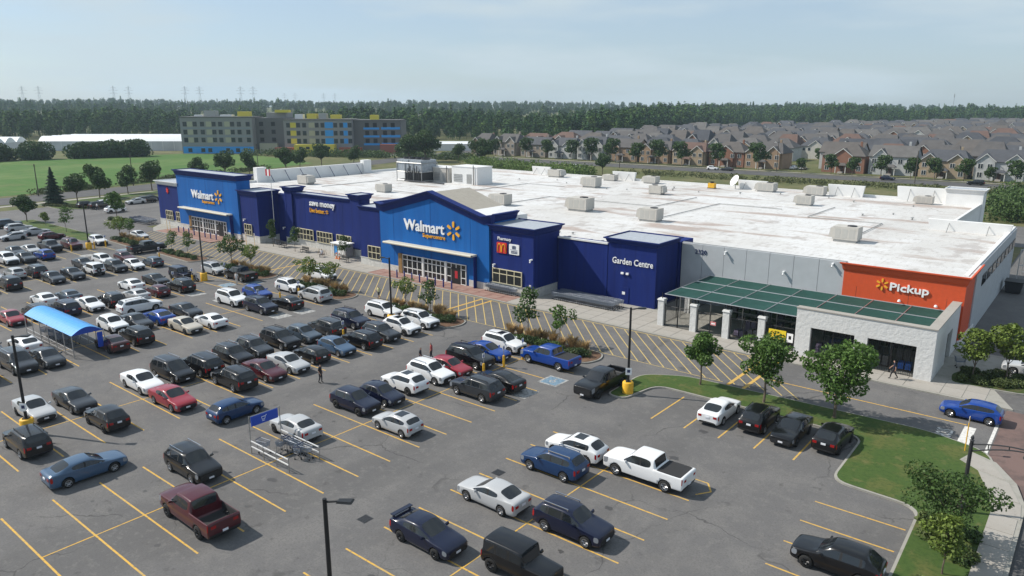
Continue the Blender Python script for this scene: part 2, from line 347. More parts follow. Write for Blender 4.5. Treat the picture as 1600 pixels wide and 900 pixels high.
for xb in (-116.4, -94.2, -59.1, -57.6, -23.4, -22.0): line((xb, 58.2), (xb, 66.7), w=.30 if xb > -100 else .22, m='yellow_line', z=.015)
line((-21.0, 61.7), (-6.0, 61.7), w=.13, z=.0125)
line((-5.7, 56.0), (-5.7, 61.4), w=.75, m='white_line', z=.0125, name='stop_bar'); line((-4.2, 51.5), (-4.2, 66.4), w=.22, m='white_line', z=.018); line((2.0, 50.5), (2.0, 66.4), w=.22, m='white_line', z=.018)
me = text_mesh('STOP', 1, 0, 'white_line', .01, 'painted_word')
for v in me.vertices: v.co = (v.co.x * .62 - .9, v.co.y * 1.5, 0)
o = obj('painted_word', me, lot, (-7.6, 59.0, .0125), -pi / 2)
# accessible bays: pale square with a blue wheelchair square
def bay_mark(x, y, blue=True):
    b = MB(); b.face([(-1.0, -1.0, 0), (1.0, -1.0, 0), (1.0, 1.0, 0), (-1.0, 1.0, 0)]); o = b.build('bay_marking', 'worn_white', lot, loc=(x, y, .0128))
    if blue:
        b = MB(); b.face([(-.8, -.8, 0), (.8, -.8, 0), (.8, .8, 0), (-.8, .8, 0)]); b.build('blue_square', mat('bay_blue', (.13, .21, .28), .85, var=.35, vscale=4), o, loc=(0, 0, .003))
        b = MB(); b.lathe([(.16, .0), (.30, .0)], 14, c=(0, -.1, 0)); b.face([(-.06, .1, 0), (.06, .1, 0), (.06, .5, 0), (-.06, .5, 0)]); b.lathe([(.0, 0), (.09, 0)], 8, c=(0, .58, 0)); b.build('wheelchair_symbol', 'worn_white', o, loc=(0, 0, .006))
for x, y, bl in ((-35.6, 49.4, 1), (-36.0, 45.6, 0), (-90.5, 50.6, 1), (-83.6, 46.0, 0), (-72.0, 46.3, 0), (-71.5, 49.2, 0), (-126.5, 47.2, 0), (-127.0, 53.0, 1), (-89.2, 45.4, 0), (-88.8, 53.5, 1)): bay_mark(x, y, bl)
for x, y in ((-31.0, 24.5), (-28.6, 33.7)):                                          # drain grates
    b = MB(); b.box(-.35, -.35, 0, .35, .35, .012); o = b.build('drain_cover', 'dark_metal', lot, loc=(x, y, .004))
    for k in range(5): MB().box(-.3, -.28 + .12 * k, .012, .3, -.22 + .12 * k, .022).build('grate_bar', 'black_metal', o)

mat('oil', (.055, .053, .053), .6)
rs = random.Random(11)
for ri, xc in enumerate(ROWS[:5]):
    for k in range(14):
        for sx in (-1, 1):
            if rs.random() < .55: continue
            b = MB(); rr = rs.uniform(.12, .34); b.face([(rr * rs.uniform(.55, 1.25) * cos(2 * pi * q / 11) * 1.3, rr * rs.uniform(.55, 1.25) * sin(2 * pi * q / 11), 0) for q in range(11)]); b.build('oil_stain', 'oil', lot, loc=(xc + sx * rs.uniform(2.0, 4.4), Y0 + (k + .5) * PITCHY + rs.uniform(-.4, .4), .008))
# ---- sidewalk in front of the store: slabs with joints on a raised base
walk = MB(); walk.prism([(-142, 65.3), (-125, 65.3), (-122, 67.0), (-3.6, 67.0), (-5.6, 71.6), (-5.6, 81.5), (-10.2, 81.5), (-10.2, 86), (-149, 86), (-149, 70), (-146, 67.2)], -.1, .11)
walk_o = struct('sidewalk', walk, 'kerb')
SL = {}
def slab(x0, y0, x1, y1, m, z=.11, par=None):
    key = (round(x1 - x0, 2), round(y1 - y0, 2), m)
    if key not in SL:
        w, d = (x1 - x0) / 2 - .02, (y1 - y0) / 2 - .02; b = MB(); b.hexa([(-w, -d, -.02), (w, -d, -.02), (w, d, -.02), (-w, d, -.02)], [(-w + .01, -d + .01, .025), (w - .01, -d + .01, .025), (w - .01, d - .01, .025), (-w + .01, d - .01, .025)]); SL[key] = b.mesh('paving_slab', m)
    return obj('paving_slab', SL[key], par or walk_o, ((x0 + x1) / 2, (y0 + y1) / 2, z))
x = -121.6
while x < -10.5:
    brick = (-121.6 <= x < -119) or (-83.5 < x < -56.5)
    yb = 70.5 if (x < -112 or -87 < x < -54) else 74.6
    if x > -39.5: yb = 70.2
    y = 67.25
    while y < yb - .4:
        y1 = min(y + 1.65, yb); slab(x, y, x + 2.0, y1, 'brick_paving' if brick else 'concrete'); y = y1
    x += 2.0
for i in range(10): slab(-141.6 + 2 * i, 65.55, -139.6 + 2 * i, 67.2, 'brick_paving'); slab(-141.6 + 2 * i, 67.2, -139.6 + 2 * i, 68.85, 'brick_paving'); slab(-141.6 + 2 * i, 68.85, -139.6 + 2 * i, 70.5, 'brick_paving')
for i in range(3): slab(-10.4 + 1.6 * i, 67.3, -8.8 + 1.6 * i, 69.3, 'concrete'); slab(-10.4 + 1.6 * i, 69.3, -8.8 + 1.6 * i, 71.3, 'concrete')

# ---- lawn island with kerb, pavement and planting islands
def island(name, poly, m, h=.13, kw=.16, crown=.03):
    k = MB(); k.prism(poly, -.05, h); o = struct(name + '_kerb', k, 'kerb')
    t = MB(); t.prism(inset(poly, kw), h - .06, h + crown); return tag(t.build(name, m), kind='structure')
lawn_poly = rounded([(-30.3, 49.6), (-28.6, 49.6), (-27.9, 54.0), (-11.5, 54.2), (-11.4, 46.3), (-6.2, 46.0), (-5.8, 30.0), (-1.4, 30.0), (-1.4, 48.0), (-4.0, 57.2), (-8.0, 58.5), (-27.0, 57.7), (-30.4, 55.6)], 1.3, 5)
island('lawn', lawn_poly, 'lawn')
pv = MB(); pv.prism([(-5.4, 54.6), (-4.9, 56.4), (-3.4, 55.6), (-2.0, 53.0), (-1.25, 50.0), (-1.25, 28), (-2.9, 28), (-2.75, 40), (-2.5, 46), (-3.1, 50), (-4.2, 53.6)][::-1], .0, .165); pv_o = struct('pavement', pv, 'kerb')
for k in range(9): slab(-2.85, 30 + 2 * k, -1.45, 32 + 2 * k, 'concrete', .165, pv_o)
for pts in ([(-3.1, 50.1), (-1.5, 50.1), (-1.35, 48.1), (-2.65, 48.1)], [(-4.1, 53.3), (-2.4, 52.8), (-1.6, 50.3), (-3.1, 50.3)], [(-5.1, 54.8), (-4.7, 56.0), (-3.6, 55.2), (-2.6, 53.1), (-4.1, 53.6)]):
    b = MB(); b.prism(pts[::-1], .15, .19); b.build('paving_slab', 'concrete', pv_o)
BEDS = []
for xc in ROWS[1:]:
    poly = rounded([(xc - 6.0, 55.0), (xc + 5.6, 54.6), (xc + 6.2, 56.6), (xc + 5.4, 58.3), (xc - 5.6, 58.3)], 1.0, 4)
    island('planting_bed', poly, 'mulch'); BEDS.append((xc, poly))
cb = rounded([(-8.6, 70.6), (-3.0, 71.2), (-2.2, 73.2), (-4.0, 75.5), (-8.0, 75.5), (-9.0, 73.0)], .8, 3); island('corner_bed', cb, 'soil_green', .16)
for nm, poly in (('driveway_verge', rounded([(-176, 52.6), (-141, 52.0), (-139, 54.0), (-141, 56.2), (-176, 56.2)], 1.2)), ('hedge_verge', rounded([(-203, 66), (-190, 66), (-184, 70), (-186, 71), (-194, 74), (-206, 100), (-209, 100)], 1.)), ('side_bed', rounded([(-163.5, 65.0), (-158.5, 65.0), (-158.0, 68.0), (-163.0, 68.4)], .9))):
    island(nm, poly, 'lawn' if nm != 'side_bed' else 'soil_green', .1)
# ---------------------------------------------------------------- the store
store = thing('store_building', 'long blue big-box store with white flat roof and two lit-blue entrance blocks', 'store', (-80, 70.6, 0)); OFF[store] = (80, -70.6, 0)
XL, XR, YF, YS, YB = -149.5, -9.8, 70.6, 75.0, 150.0
def ring_cornice(x0, y0, x1, y1, z0, z1, out, m, lid='lid_grey', name='cornice', sides=(0, 1, 2, 3)):
    """flared cornice around a block, with a rim and a sunken membrane lid"""
    b = MB(); prof = [(0.02, z0), (.35 * out, z0 + .25 * (z1 - z0)), (.55 * out, z0 + .7 * (z1 - z0)), (out, z1 - .12), (out, z1), (out - .16, z1), (out - .16, z1 - .14)]
    rings = [[(x0 - o, y0 - o, z), (x1 + o, y0 - o, z), (x1 + o, y1 + o, z), (x0 - o, y1 + o, z)] for o, z in prof]
    for a, c in zip(rings, rings[1:]):
        for i in sides: j = (i + 1) % 4; b.face([a[i], a[j], c[j], c[i]])
    o = b.build(name, m, store)
    l = MB(); a = rings[-1]; l.face([(p[0], p[1], z1 - .13) for p in a]); l.build('parapet_lid', lid, o)
    return o
def block(name, x0, y0, x1, y1, z1, m, out=.5, ch=.9, mc='cornice_blue', base=1.2, side_base=True):
    b = MB(); b.box(x0, y0, 0, x1, y1, z1 - ch); o = b.build(name, m, store)
    ring_cornice(x0, y0, x1, y1, z1 - ch, z1, out, mc)
    if base: s = MB(); s.box(x0 - .06, y0 - .06, 0, x1 + .06, y1 - .1, base); s.box(x0 - .1, y0 - .1, base, x1 + .1, y1 - .1, base + .08); s.build('stone_base', 'stone_base', store)
    return o
# main body, roof and parapets
b = MB(); core = [(XL, 77.0), (-40.6, 77.0), (-40.6, 82.0), (XR, 82.0), (XR, 121.5), (-17.2, 121.5), (-17.2, YB), (XL, YB)]
b.prism(core, 0, 6.68); b.build('main_wall', 'white_wall', store)
r = MB(); r.face([(x, y, 6.72) for x, y in inset(core, .3)]); roof = r.build('flat_roof', 'roof_white', store)
def rim(x0, y0, x1, y1, z1, m='white_metal', z0=6.6, parent=None, name='parapet'):
    b = MB(); b.box(min(x0, x1), min(y0, y1), z0, max(x0, x1), max(y0, y1), z1); return b.build(name, m, parent or store)
rim(XL - .02, 79.5, XL + .35, YB, 7.25); rim(XL + .36, YB - .35, -17.15, YB + .02, 7.2); rim(-17.55, 121.3, -17.15, YB - .36, 7.25)
rim(XR - .4, 82.5, XR + .02, 115.4, 7.3, 'white_metal'); rim(XR - .4, 115.8, XR + .02, 121.5, 7.3); rim(-17.1, 121.2, XR - .41, 121.55, 7.3)
# grey precast wall panels along the garden centre
px = -39.85
for i in range(7):
    w = 2.7; b = MB(); b.box(px + .02, 81.72, 0, px + w - .02, 81.98, 7.28); b.build('wall_panel', 'grey_wall', store); px += w
rim(-39.9, 81.99, -20.9, 82.3, 7.32, 'grey_metal')
# side wall seen in shade on the right: panels with a clerestory window band
for i in range(9):
    y = 87.2 + i * 3.8; b = MB(); b.box(XR + .005, y + .02, 0, XR + .20, y + 3.78, 7.15); b.build('wall_panel', 'grey_wall', store)
    f = MB(); f.box(XR + .205, y + .5, 4.6, XR + .26, y + 3.3, 5.8); f.build('window', 'dark_metal', store) if i > 0 else None
    if i > 0: MB().box(XR + .262, y + .6, 4.7, XR + .275, y + 3.2, 5.7).build('pane', 'store_glass', KIDS[store][-1])
# tall back parapet pieces with braces
def screen(x0, x1, y, z0, z1, name='parapet_screen', n=2, m='white_wall', flare=.6):
    b = MB(); b.hexa([(x0, y, z0), (x1, y, z0), (x1, y + .3, z0), (x0, y + .3, z0)], [(x0 - flare * .5, y - .1, z1), (x1 + flare * .5, y - .1, z1), (x1 + flare * .5, y + .6, z1), (x0 - flare * .5, y + .6, z1)]); o = b.build(name, m, store)
    for k in range(n):
        x = x0 + (k + .5) * (x1 - x0) / n; MB().bar((x, y - 1.6, z0 + .05), (x, y - .05, z1 - .4), .06).build('brace', 'grey_metal', o)
    return o
screen(-19.2, XR - .1, 115.4, 6.7, 8.2)
screen(-114.5, -109.5, 149.0, 6.7, 8.6); screen(-91.0, -85.5, 149.2, 6.7, 8.6); screen(-60.5, -55.0, 148.8, 6.7, 8.5); screen(-42.5, -36.5, 148.6, 6.7, 8.8)
b = MB(); b.box(-22.5, 146.6, 0, -17.0, 150.2, 8.9); b.build('corner_block', 'white_wall', store); ring_cornice(-22.5, 146.6, -17.0, 150.2, 8.85, 9.6, .35, 'white_metal')
screen(-30.5, -22.8, 148.9, 6.7, 9.2, n=2)
# raised screen along the far left side
b = MB(); b.hexa([(-149.6, 94, 6.6), (-149.2, 94, 6.6), (-149.2, 124, 6.6), (-149.6, 124, 6.6)], [(-149.9, 93.4, 9.3), (-149.2, 93.4, 9.3), (-149.2, 124.6, 9.3), (-149.9, 124.6, 9.3)]); so = b.build('parapet_screen', 'white_wall', store)
for k in range(7): MB().bar((-147.3, 96 + 4.2 * k, 6.75), (-149.15, 96 + 4.2 * k, 9.0), .07).build('brace', 'sign_navy', so)
for y in (93.8, 124.2): b = MB(); b.box(-150.0, y - 1.2, 6.6, -148.6, y + 1.2, 10.0); b.build('screen_pier', 'white_wall', so)
# left end block
block('end_block', -149.6, YF, -141.2, 77.3, 8.9, 'dark_blue', .5, .8, 'white_metal')
b = MB(); b.box(-149.68, 70.7, 0, -149.605, 79.0, 8.08); b.build('end_wall', 'white_wall', store)
# entrance 1 (flat top)
block('entrance_block', -141.0, YF - .25, -119.7, 73.0, 11.5, 'entrance_blue', .55, 1.0, 'cornice_blue', base=1.0)
block('dark_wing', -119.4, YF, -114.0, 74.6, 9.1, 'dark_blue')
b = MB(); b.box(-113.9, YS - .5, 0, -84.0, YS + .2, 8.3); b.build('setback_wall', 'dark_blue', store)
rim(-113.9, YS - .55, -84.0, YS + .25, 8.5, 'cornice_blue', 8.28)
# save-money panel between two pilasters
block('sign_panel', -108.3, 74.0, -92.9, 75.6, 9.15, 'dark_blue', .3, .5)
block('pilaster', -110.5, 73.7, -108.4, 75.9, 10.0, 'dark_blue', .5, .9); block('pilaster', -92.8, 73.7, -90.7, 75.9, 10.0, 'dark_blue', .5, .9)
block('link_wing', -87.0, YF + .1, -82.2, 75.5, 9.0, 'dark_blue', .3, .6)
# gabled entrance 2
gx0, gx1, gy, gp = -82.0, -61.1, YF - .25, -71.6
b = MB(); b.hexa([(gx0, gy, 0), (gx1, gy, 0), (gx1, 75.8, 0), (gx0, 75.8, 0)], [(gx0, gy, 9.2), (gx1, gy, 9.2), (gx1, 75.8, 9.2), (gx0, 75.8, 9.2)])
b.hexa([(gx0 + 1.2, gy, 9.2), (gx1 - 1.2, gy, 9.2), (gx1 - 1.2, gy + .4, 9.2), (gx0 + 1.2, gy + .4, 9.2)][:4], [(gp - .02, gy, 11.75), (gp + .02, gy, 11.75), (gp + .02, gy + .4, 11.75), (gp - .02, gy + .4, 11.75)])
b.build('entrance_block', 'entrance_blue', store)
s = MB(); s.box(gx0 - .06, gy - .06, 0, -78.0, gy + 2, 1.0); s.box(-64.6, gy - .06, 0, gx1 + .06, gy + 2, 1.0); s.build('stone_base', 'stone_base', store)
prof = [(gx0 - .6, 10.0), (gx0 + .9, 9.75), (gp, 12.3), (gx1 - .9, 9.75), (gx1 + .6, 10.0)]
c = MB()
for (xa, za), (xb, zb) in zip(prof, prof[1:]):
    lo = [(xa, gy - .06, za - 1.15), (xb, gy - .06, zb - 1.15), (xb, gy + .5, zb - 1.15), (xa, gy + .5, za - 1.15)]
    mi = [(xa, gy - .22, za - .5), (xb, gy - .22, zb - .5), (xb, gy + .5, zb - .5), (xa, gy + .5, za - .5)]
    hi = [(xa, gy - .6, za - .1), (xb, gy - .6, zb - .1), (xb, gy + .5, zb - .1), (xa, gy + .5, za - .1)]
    tp = [(xa, gy - .6, za), (xb, gy - .6, zb), (xb, gy + .5, zb), (xa, gy + .5, za)]
    c.hexa(lo, mi); c.hexa(mi, hi); c.hexa(hi, tp)
c.build('gable_cornice', 'cornice_blue', store)
for sx in (gx0, gx1):
    c = MB(); s = -1 if sx == gx0 else 1; n = [(.02, 8.9), (.2, 9.3), (.3, 9.6), (.6, 9.9), (.6, 10.0), (.1, 10.0), (.1, 9.7)]
    for (o1, z1), (o2, z2) in zip(n, n[1:]): c.face([(sx + s * o1, gy + .5, z1), (sx + s * o1, 75.9, z1), (sx + s * o2, 75.9, z2), (sx + s * o2, gy + .5, z2)][::s])
    c.face([(sx + s * o, 75.9, z) for o, z in n]); c.build('cornice', 'cornice_blue', store)
t = MB(); yb, ze, e0, e1 = 78.3, 10.0, gp - 6.2, gp + 6.2
t.face([(gp, gy + .5, 12.05), (gp, yb, 12.05), (e0, yb, ze), (e0, gy + .5, ze)][::-1]); t.face([(gp, gy + .5, 12.05), (gp, yb, 12.05), (e1, yb, ze), (e1, gy + .5, ze)]); t.face([(gp, yb, 12.05), (e0, yb, ze), (e0, yb, 6.7), (e1, yb, 6.7), (e1, yb, ze)]); t.build('gable_roof', 'tan_roof', store)
for xa, xb in ((gx0, e0), (gx1, e1)): q = MB(); q.face([(xa, gy + .5, 9.55), (xb, gy + .5, ze), (xb, yb, ze), (xa, yb, 9.2)]); q.face([(xa, yb, 9.2), (xb, yb, ze), (xb, yb, 6.7), (xa, yb, 6.7)]); q.face([(xa, 75.8, 6.7), (xa, 75.8, 9.3), (xa, yb, 9.2), (xa, yb, 6.7)]); q.build('roof_cricket', 'white_metal', store)
for x in (gx0 + 2.9, gp, gx1 - 3.2): b = MB(); b.box(x - .015, gy - .012, 1.0, x + .015, gy + .02, 9.2 if x != gp else 10.9); b.build('panel_joint', 'dark_blue', store)
block('pharmacy_wing', -60.9, YF, -54.1, 76.0, 8.85, 'dark_blue', .5, .9)
b = MB(); b.box(-54.0, YS + .6, 0, -46.6, 77, 7.15); b.build('setback_wall', 'dark_blue', store); rim(-54.0, YS + .5, -46.6, YS + .9, 7.3, 'white_metal', 7.1)
block('garden_block', -46.5, YS + .6, -39.95, 80.8, 8.05, 'dark_blue', .5, .7, base=0)
b = MB(); b.box(-41.2, 81.3, 0, -39.93, 84.9, 7.35); b.build('garden_return_wall', 'dark_blue', store)
# canopies over the doors
def canopy(x0, x1, y, z):
    b = MB(); b.box(x0, y - 1.1, z - .12, x1, y, z + .12); b.bar((x0, y - 1.1, z), (x1, y - 1.1, z), .16, 10); o = b.build('door_canopy', mat('canopy', (.55, .52, .42), .5), store)
    MB().box(x1 - .12, y - .6, 0, x1, y - .02, z - .12).build('canopy_fin', 'dark_blue', o); return o
canopy(-139.2, -121.8, YF - .25, 4.45); canopy(-80.2, -63.2, YF - .25, 4.45)
# doors and windows
def glazing(x0, x1, z0, z1, cols, rows, y, name='window', fm='cream_frame', fw=.09, rail=None):
    b = MB(); d = .14
    b.box(x0, y - d, z0, x1, y, z0 + fw); b.box(x0, y - d, z1 - fw, x1, y, z1)
    xs = [x0 + (x1 - x0) * i / cols for i in range(cols + 1)]; zs = rail or [z0 + (z1 - z0) * i / rows for i in range(rows + 1)]
    for x in xs: xa = min(max(x, x0 + fw / 2), x1 - fw / 2); b.box(xa - fw / 2, y - d + .003, z0 + fw, xa + fw / 2, y, z1 - fw)
    for z in zs[1:-1]: b.box(x0 + fw, y - d + .006, z - fw / 2, x1 - fw, y - .003, z + fw / 2)
    o = b.build(name, fm, store)
    for i in range(cols):
        for j in range(len(zs) - 1):
            p = MB(); p.box(xs[i] + fw * .55, y - .09, zs[j] + fw * .55, xs[i + 1] - fw * .55, y - .02, zs[j + 1] - fw * .55); p.build('pane', 'store_glass', o)
    return o
yw = YF - .07
glazing(-146.8, -144.1, 1.25, 3.15, 4, 2, yw); glazing(-142.7, -141.2, 1.25, 3.15, 2, 2, yw)
glazing(-118.4, -116.1, 1.25, 3.2, 3, 2, yw); glazing(-85.2, -82.4, 1.25, 3.2, 3, 2, YF + .03); glazing(-60.6, -55.8, 1.3, 3.2, 4, 2, yw, rail=[1.3, 2.55, 3.2])
for xa, xb in ((-107.7, -103.1), (-102.1, -98.0), (-96.9, -93.2)): glazing(xa, xb, 1.28, 3.15, 5, 2, 73.93)
for x0 in (-136.3, -77.3):
    yd = YF - .30
    MB().box(x0 - .75, yd - .25, 0, x0 - .02, yd + .1, 2.95).build('door_surround', 'brown', store)
    for k, (a, c2, n) in enumerate(((0, 4.0, 4), (4.3, 8.4, 5), (8.7, 12.3, 4))):
        glazing(x0 + a, x0 + c2, .12, 2.9, n, 3, yd, 'entrance_door', 'white_frame', .10, rail=[.12, 1.05, 2.2, 2.9])
        if k < 2: MB().box(x0 + c2, yd - .2, 0, x0 + c2 + .3, yd + .05, 2.95).build('door_post', 'white_frame', store)
    MB().box(x0 + 9.6, yd - .16, .12, x0 + 11.3, yd - .145, 2.3).build('doorway_dark_panel', 'black', store)  # thin black panel over the glazing paints the unlit interior of the doorway
    MB().box(x0 + 10.3, yd - .175, .9, x0 + 10.8, yd - .165, 1.9).build('doorway_poster', 'red', store) if x0 > -100 else None
# lettering
def spark(xc, zc, r, y, parent, name='spark_emblem'):
    b = MB()
    for k in range(6):
        t = pi / 2 + k * pi / 3; u = (cos(t), sin(t)); w = (-sin(t), cos(t)); a, c2, wa, wb = .38 * r, r, .085 * r, .135 * r
        pts = [(a, -wa), (.55 * r, -wb), (c2 * .95, -wb), (c2, 0), (c2 * .95, wb), (.55 * r, wb), (a, wa)]
        q = [(xc + u[0] * p + w[0] * s_, zc + u[1] * p + w[1] * s_) for p, s_ in pts]
        b.hexa([(x_, y - .13, z_) for x_, z_ in q], [(x_, y - .01, z_) for x_, z_ in q])
    return b.build(name, 'sign_yellow', parent)
ye_ = YF - .26
for x0 in (-135.5, -76.8):
    fit_text('Walmart', x0, 6.52, 7.9, 1.52, ye_, 'sign_white', store, 'store_name', .16, .016); fit_text('Supercentre', x0 + 3.7, 5.65, 4.3, .72, ye_, 'sign_yellow', store, 'store_subtitle', .12, .003); spark(x0 + 9.55, 7.25, 1.27, ye_, store)
fit_text('save money', -103.7, 6.95, 6.7, 1.0, 73.98, 'sign_white', store, 'slogan', .14, .008); fit_text('Live better.', -103.7, 6.15, 4.0, .72, 73.98, 'sign_yellow', store, 'slogan', .12, .004); spark(-99.1, 6.5, .34, 73.98, store)
fit_text('Pharmacy', -59.8, 6.78, 2.2, .52, YF - .01, 'sign_white', store, 'wing_sign', .08, .006)
b = MB(); b.prism(rounded([(0, 0), (1.6, 0), (1.6, 1.35), (0, 1.35)], .12), 0, .12); me = b.mesh('restaurant_sign', 'sign_red')
for v in me.vertices: v.co = (-59.9 + v.co.x, YF - .01 - v.co.z, 5.25 + v.co.y)
ms = obj('restaurant_sign', me, store); b = MB()
for sx in (-1, 1):
    pts = [(-59.1 + sx * (.03 + .31 - .31 * cos(t)), 5.42 + 1.0 * sin(t) ** .8 if 0 < t < pi else 5.42) for t in [pi * k / 10 for k in range(11)]]
    for p, q in zip(pts, pts[1:]): b.bar((p[0], YF - .16, p[1]), (q[0], YF - .16, q[1]), .065, 5)
b.build('arch_letter', 'sign_yellow', ms)
b = MB(); b.prism(rounded([(0, 0), (1.6, 0), (1.6, 1.3), (0, 1.3)], .12), 0, .1); me = b.mesh('bank_sign', 'sign_white')
for v in me.vertices: v.co = (-57.9 + v.co.x, YF - .01 - v.co.z, 5.28 + v.co.y)
bs = obj('bank_sign', me, store); b = MB()
for k in range(4): b.box(-57.42 + .02 * (k == 0), YF - .135, 6.0 + .11 * k, -56.78 - .02 * (k == 0), YF - .115, 6.055 + .11 * k)
b.box(-57.13, YF - .137, 5.98, -57.07, YF - .116, 6.45); b.box(-57.7, YF - .135, 5.86, -56.5, YF - .115, 5.89); b.build('bank_emblem', 'sign_navy', bs)
for k in range(2): b = MB(); [b.box(-57.55 + .21 * i, YF - .135, 5.62 - .19 * k, -57.40 + .21 * i, YF - .115, 5.74 - .19 * k) for i in range(5)]; b.build('bank_lettering', 'sign_navy', bs)
fit_text('Garden Centre', -45.85, 4.95, 5.5, .78, YS + .58, 'sign_white', store, 'wing_sign', .08, .008); fit_text('2320', -38.1, 6.1, 1.5, .55, 81.71, 'sign_navy', store, 'street_number', .06, .006)
b = MB(); pts = [(.5 * cos(t) * (1 if k % 2 else .55), .5 * sin(t) * (1 if k % 2 else .55)) for k, t in enumerate([2 * pi * i / 12 for i in range(12)])]; b.hexa([(-145.4 + x_ * 1.1, YF - .14, 7.1 + z_ * 1.3) for x_, z_ in pts], [(-145.4 + x_ * 1.1, YF - .01, 7.1 + z_ * 1.3) for x_, z_ in pts]); b.build('leaf_emblem', 'sign_red', store)
for pts_ in ([(-112, 100), (-100, 100), (-100, 128), (-90, 128)], [(-82, 99.5), (-82, 112), (-60, 112), (-60, 128)], [(-53, 100), (-53, 122), (-42, 122)], [(-25.4, 100.5), (-25.4, 116), (-36, 116), (-36, 130)], [(-130, 96), (-130, 112)]):
    b = MB()
    for p_, q_ in zip(pts_, pts_[1:]): b.bar((*p_, 6.86), (*q_, 6.86), .06, 5)
    b.build('roof_pipe', 'grey_metal', store)
for x, zt in ((-113.7, 8.2), (-90.4, 8.2), (-53.8, 7.1), (-82.1, 8.3)): MB().bar((x, (74.42 if x < -85 else 75.5) if x != -82.1 else YF - .02, .1), (x, (74.42 if x < -85 else 75.5) if x != -82.1 else YF - .02, zt), .06, 6).build('downpipe', 'cornice_blue', store)
for x in (-105.2, -100.2, -95.2): MB().box(x - .015, 73.985, 3.4, x + .015, 74.01, 8.6).build('panel_joint', 'cornice_blue', store)
for x in (-136.4, -130.3, -124.2): MB().box(x - .015, YF - .262, 4.7, x + .015, YF - .24, 10.4).build('panel_joint', 'dark_blue', store)
# small fittings: service door, wall lights, cameras
MB().box(-44.65, YS + .54, .1, -43.45, YS + .595, 2.15).build('service_door', 'dark_blue', store); MB().box(-44.35, YS + .515, 1.25, -43.95, YS + .535, 1.6).build('door_notice', 'sign_white', KIDS[store][-1])
for x in (-44.4, -43.7): MB().box(x - .17, YS + .4, 3.75, x + .17, YS + .598, 3.98).build('wall_light', 'sign_white', store)
for x, y, z in ((-54.3, YF - .2, 4.9), (-60.3, YF - .15, 3.55), (-34.2, 81.6, 6.7), (-27.3, 81.6, 5.3), (-22.2, 81.6, 6.9), (-112.0, 74.3, 2.6), (-118.1, YF - .15, 3.9)):
    b = MB(); b.box(x - .09, y - .3, z, x + .09, y + .2, z + .16); b.bar((x, y - .15, z - .05), (x, y - .3, z - .22), .09, 8); b.build('security_camera', 'sign_white', store)
# orange pickup block on the right
b = MB(); b.box(-21.0, 81.6, 0, -9.72, 89.0, 6.45); b.build('pickup_block', 'pickup_orange', store)
ring_cornice(-21.0, 81.6, -9.72, 89.0, 6.42, 7.35, .42, 'pickup_orange', 'roof_white', sides=(0, 1))
b = MB(); b.box(-9.85, 81.4, 0, -9.5, 89.2, .9); b.build('stone_base', 'white_block', store)
fit_text('Pickup', -16.4, 4.75, 3.6, 1.05, 81.59, 'sign_white', store, 'pickup_sign', .14, .02); spark(-17.15, 5.5, .62, 81.59, store)
for x in (-15.3, -12.0): b = MB(); b.bar((x, 81.6, 4.05), (x, 81.05, 4.25), .05); b.lathe([(.02, .1), (.12, .05), (.17, -.12)], 10, c=(x, 81.02, 4.2)); b.build('wall_light', 'sign_white', store)
for x in (-19.6, -14.6, -11.2): b = MB(); b.box(x - .012, 81.592, .5, x + .012, 81.62, 4.9); b.build('panel_joint', 'dark_metal', store)

# ---------------------------------------------------------------- garden centre compound
gard = thing('garden_compound', 'open garden compound with green shade sails between white columns and block wall', 'garden centre', (-28, 70.5, 0)); OFF[gard] = (28, -70.5, 0)
def gpart(mb, name, m, p=None): return mb.build(name, m, p or gard)
def gsub(mb, name, m, p): return mb.build(name, m, p)
CX = [-36.3, -32.5, -28.9, -25.2]
for x in CX:
    b = MB(); b.box(x - .34, 70.1, 0, x + .34, 70.78, 2.95); o = gpart(b, 'column', 'white_block'); c = MB(); c.hexa([(x - .42, 70.02, 2.95), (x + .42, 70.02, 2.95), (x + .42, 70.86, 2.95), (x - .42, 70.86, 2.95)], [(x - .36, 70.08, 3.12), (x + .36, 70.08, 3.12), (x + .36, 70.8, 3.12), (x - .36, 70.8, 3.12)]); gsub(c, 'column_cap', 'white_block', o)
    MB().bar((x, 70.44, 3.1), (x, 70.44, 3.75), .05).build('post', 'black_metal', o)
for x in (-36.3,): b = MB(); b.box(x - .3, 76.5, 0, x + .3, 77.1, 3.0); gpart(b, 'column', 'white_block')
def fence(xa, xb, y, h=2.5, n=None, xdir=True):
    b = MB(); L = xb - xa; n = n or int(L / .14)
    P = (lambda t, z: (xa + t, y, z)) if xdir else (lambda t, z: (xa, y + t, z))
    fr = MB()
    for z in (.2, h - .15): fr.bar(P(0, z), P(L, z), .03, 4)
    for t in (0, L / 2, L): fr.bar(P(t, 0), P(t, h + .1), .055, 4)
    o = gpart(fr, 'iron_fence', 'black_metal')
    q = MB()
    for i in range(1, n): q.bar(P(L * i / n, .12), P(L * i / n, h), .014, 4, cap=False)
    q2 = gsub(q, 'pickets', 'black_metal', o); q2['kind'] = 'stuff'; return o
for a, c2 in ((-35.9, -32.9), (-32.1, -29.3), (-28.5, -25.6), (-24.8, -21.8)): fence(a, c2, 70.44)
fence(-36.3, -36.3 + 6, 70.9, xdir=False); fence(-36.3, -36.3 + 4.8, 77.2, xdir=False)
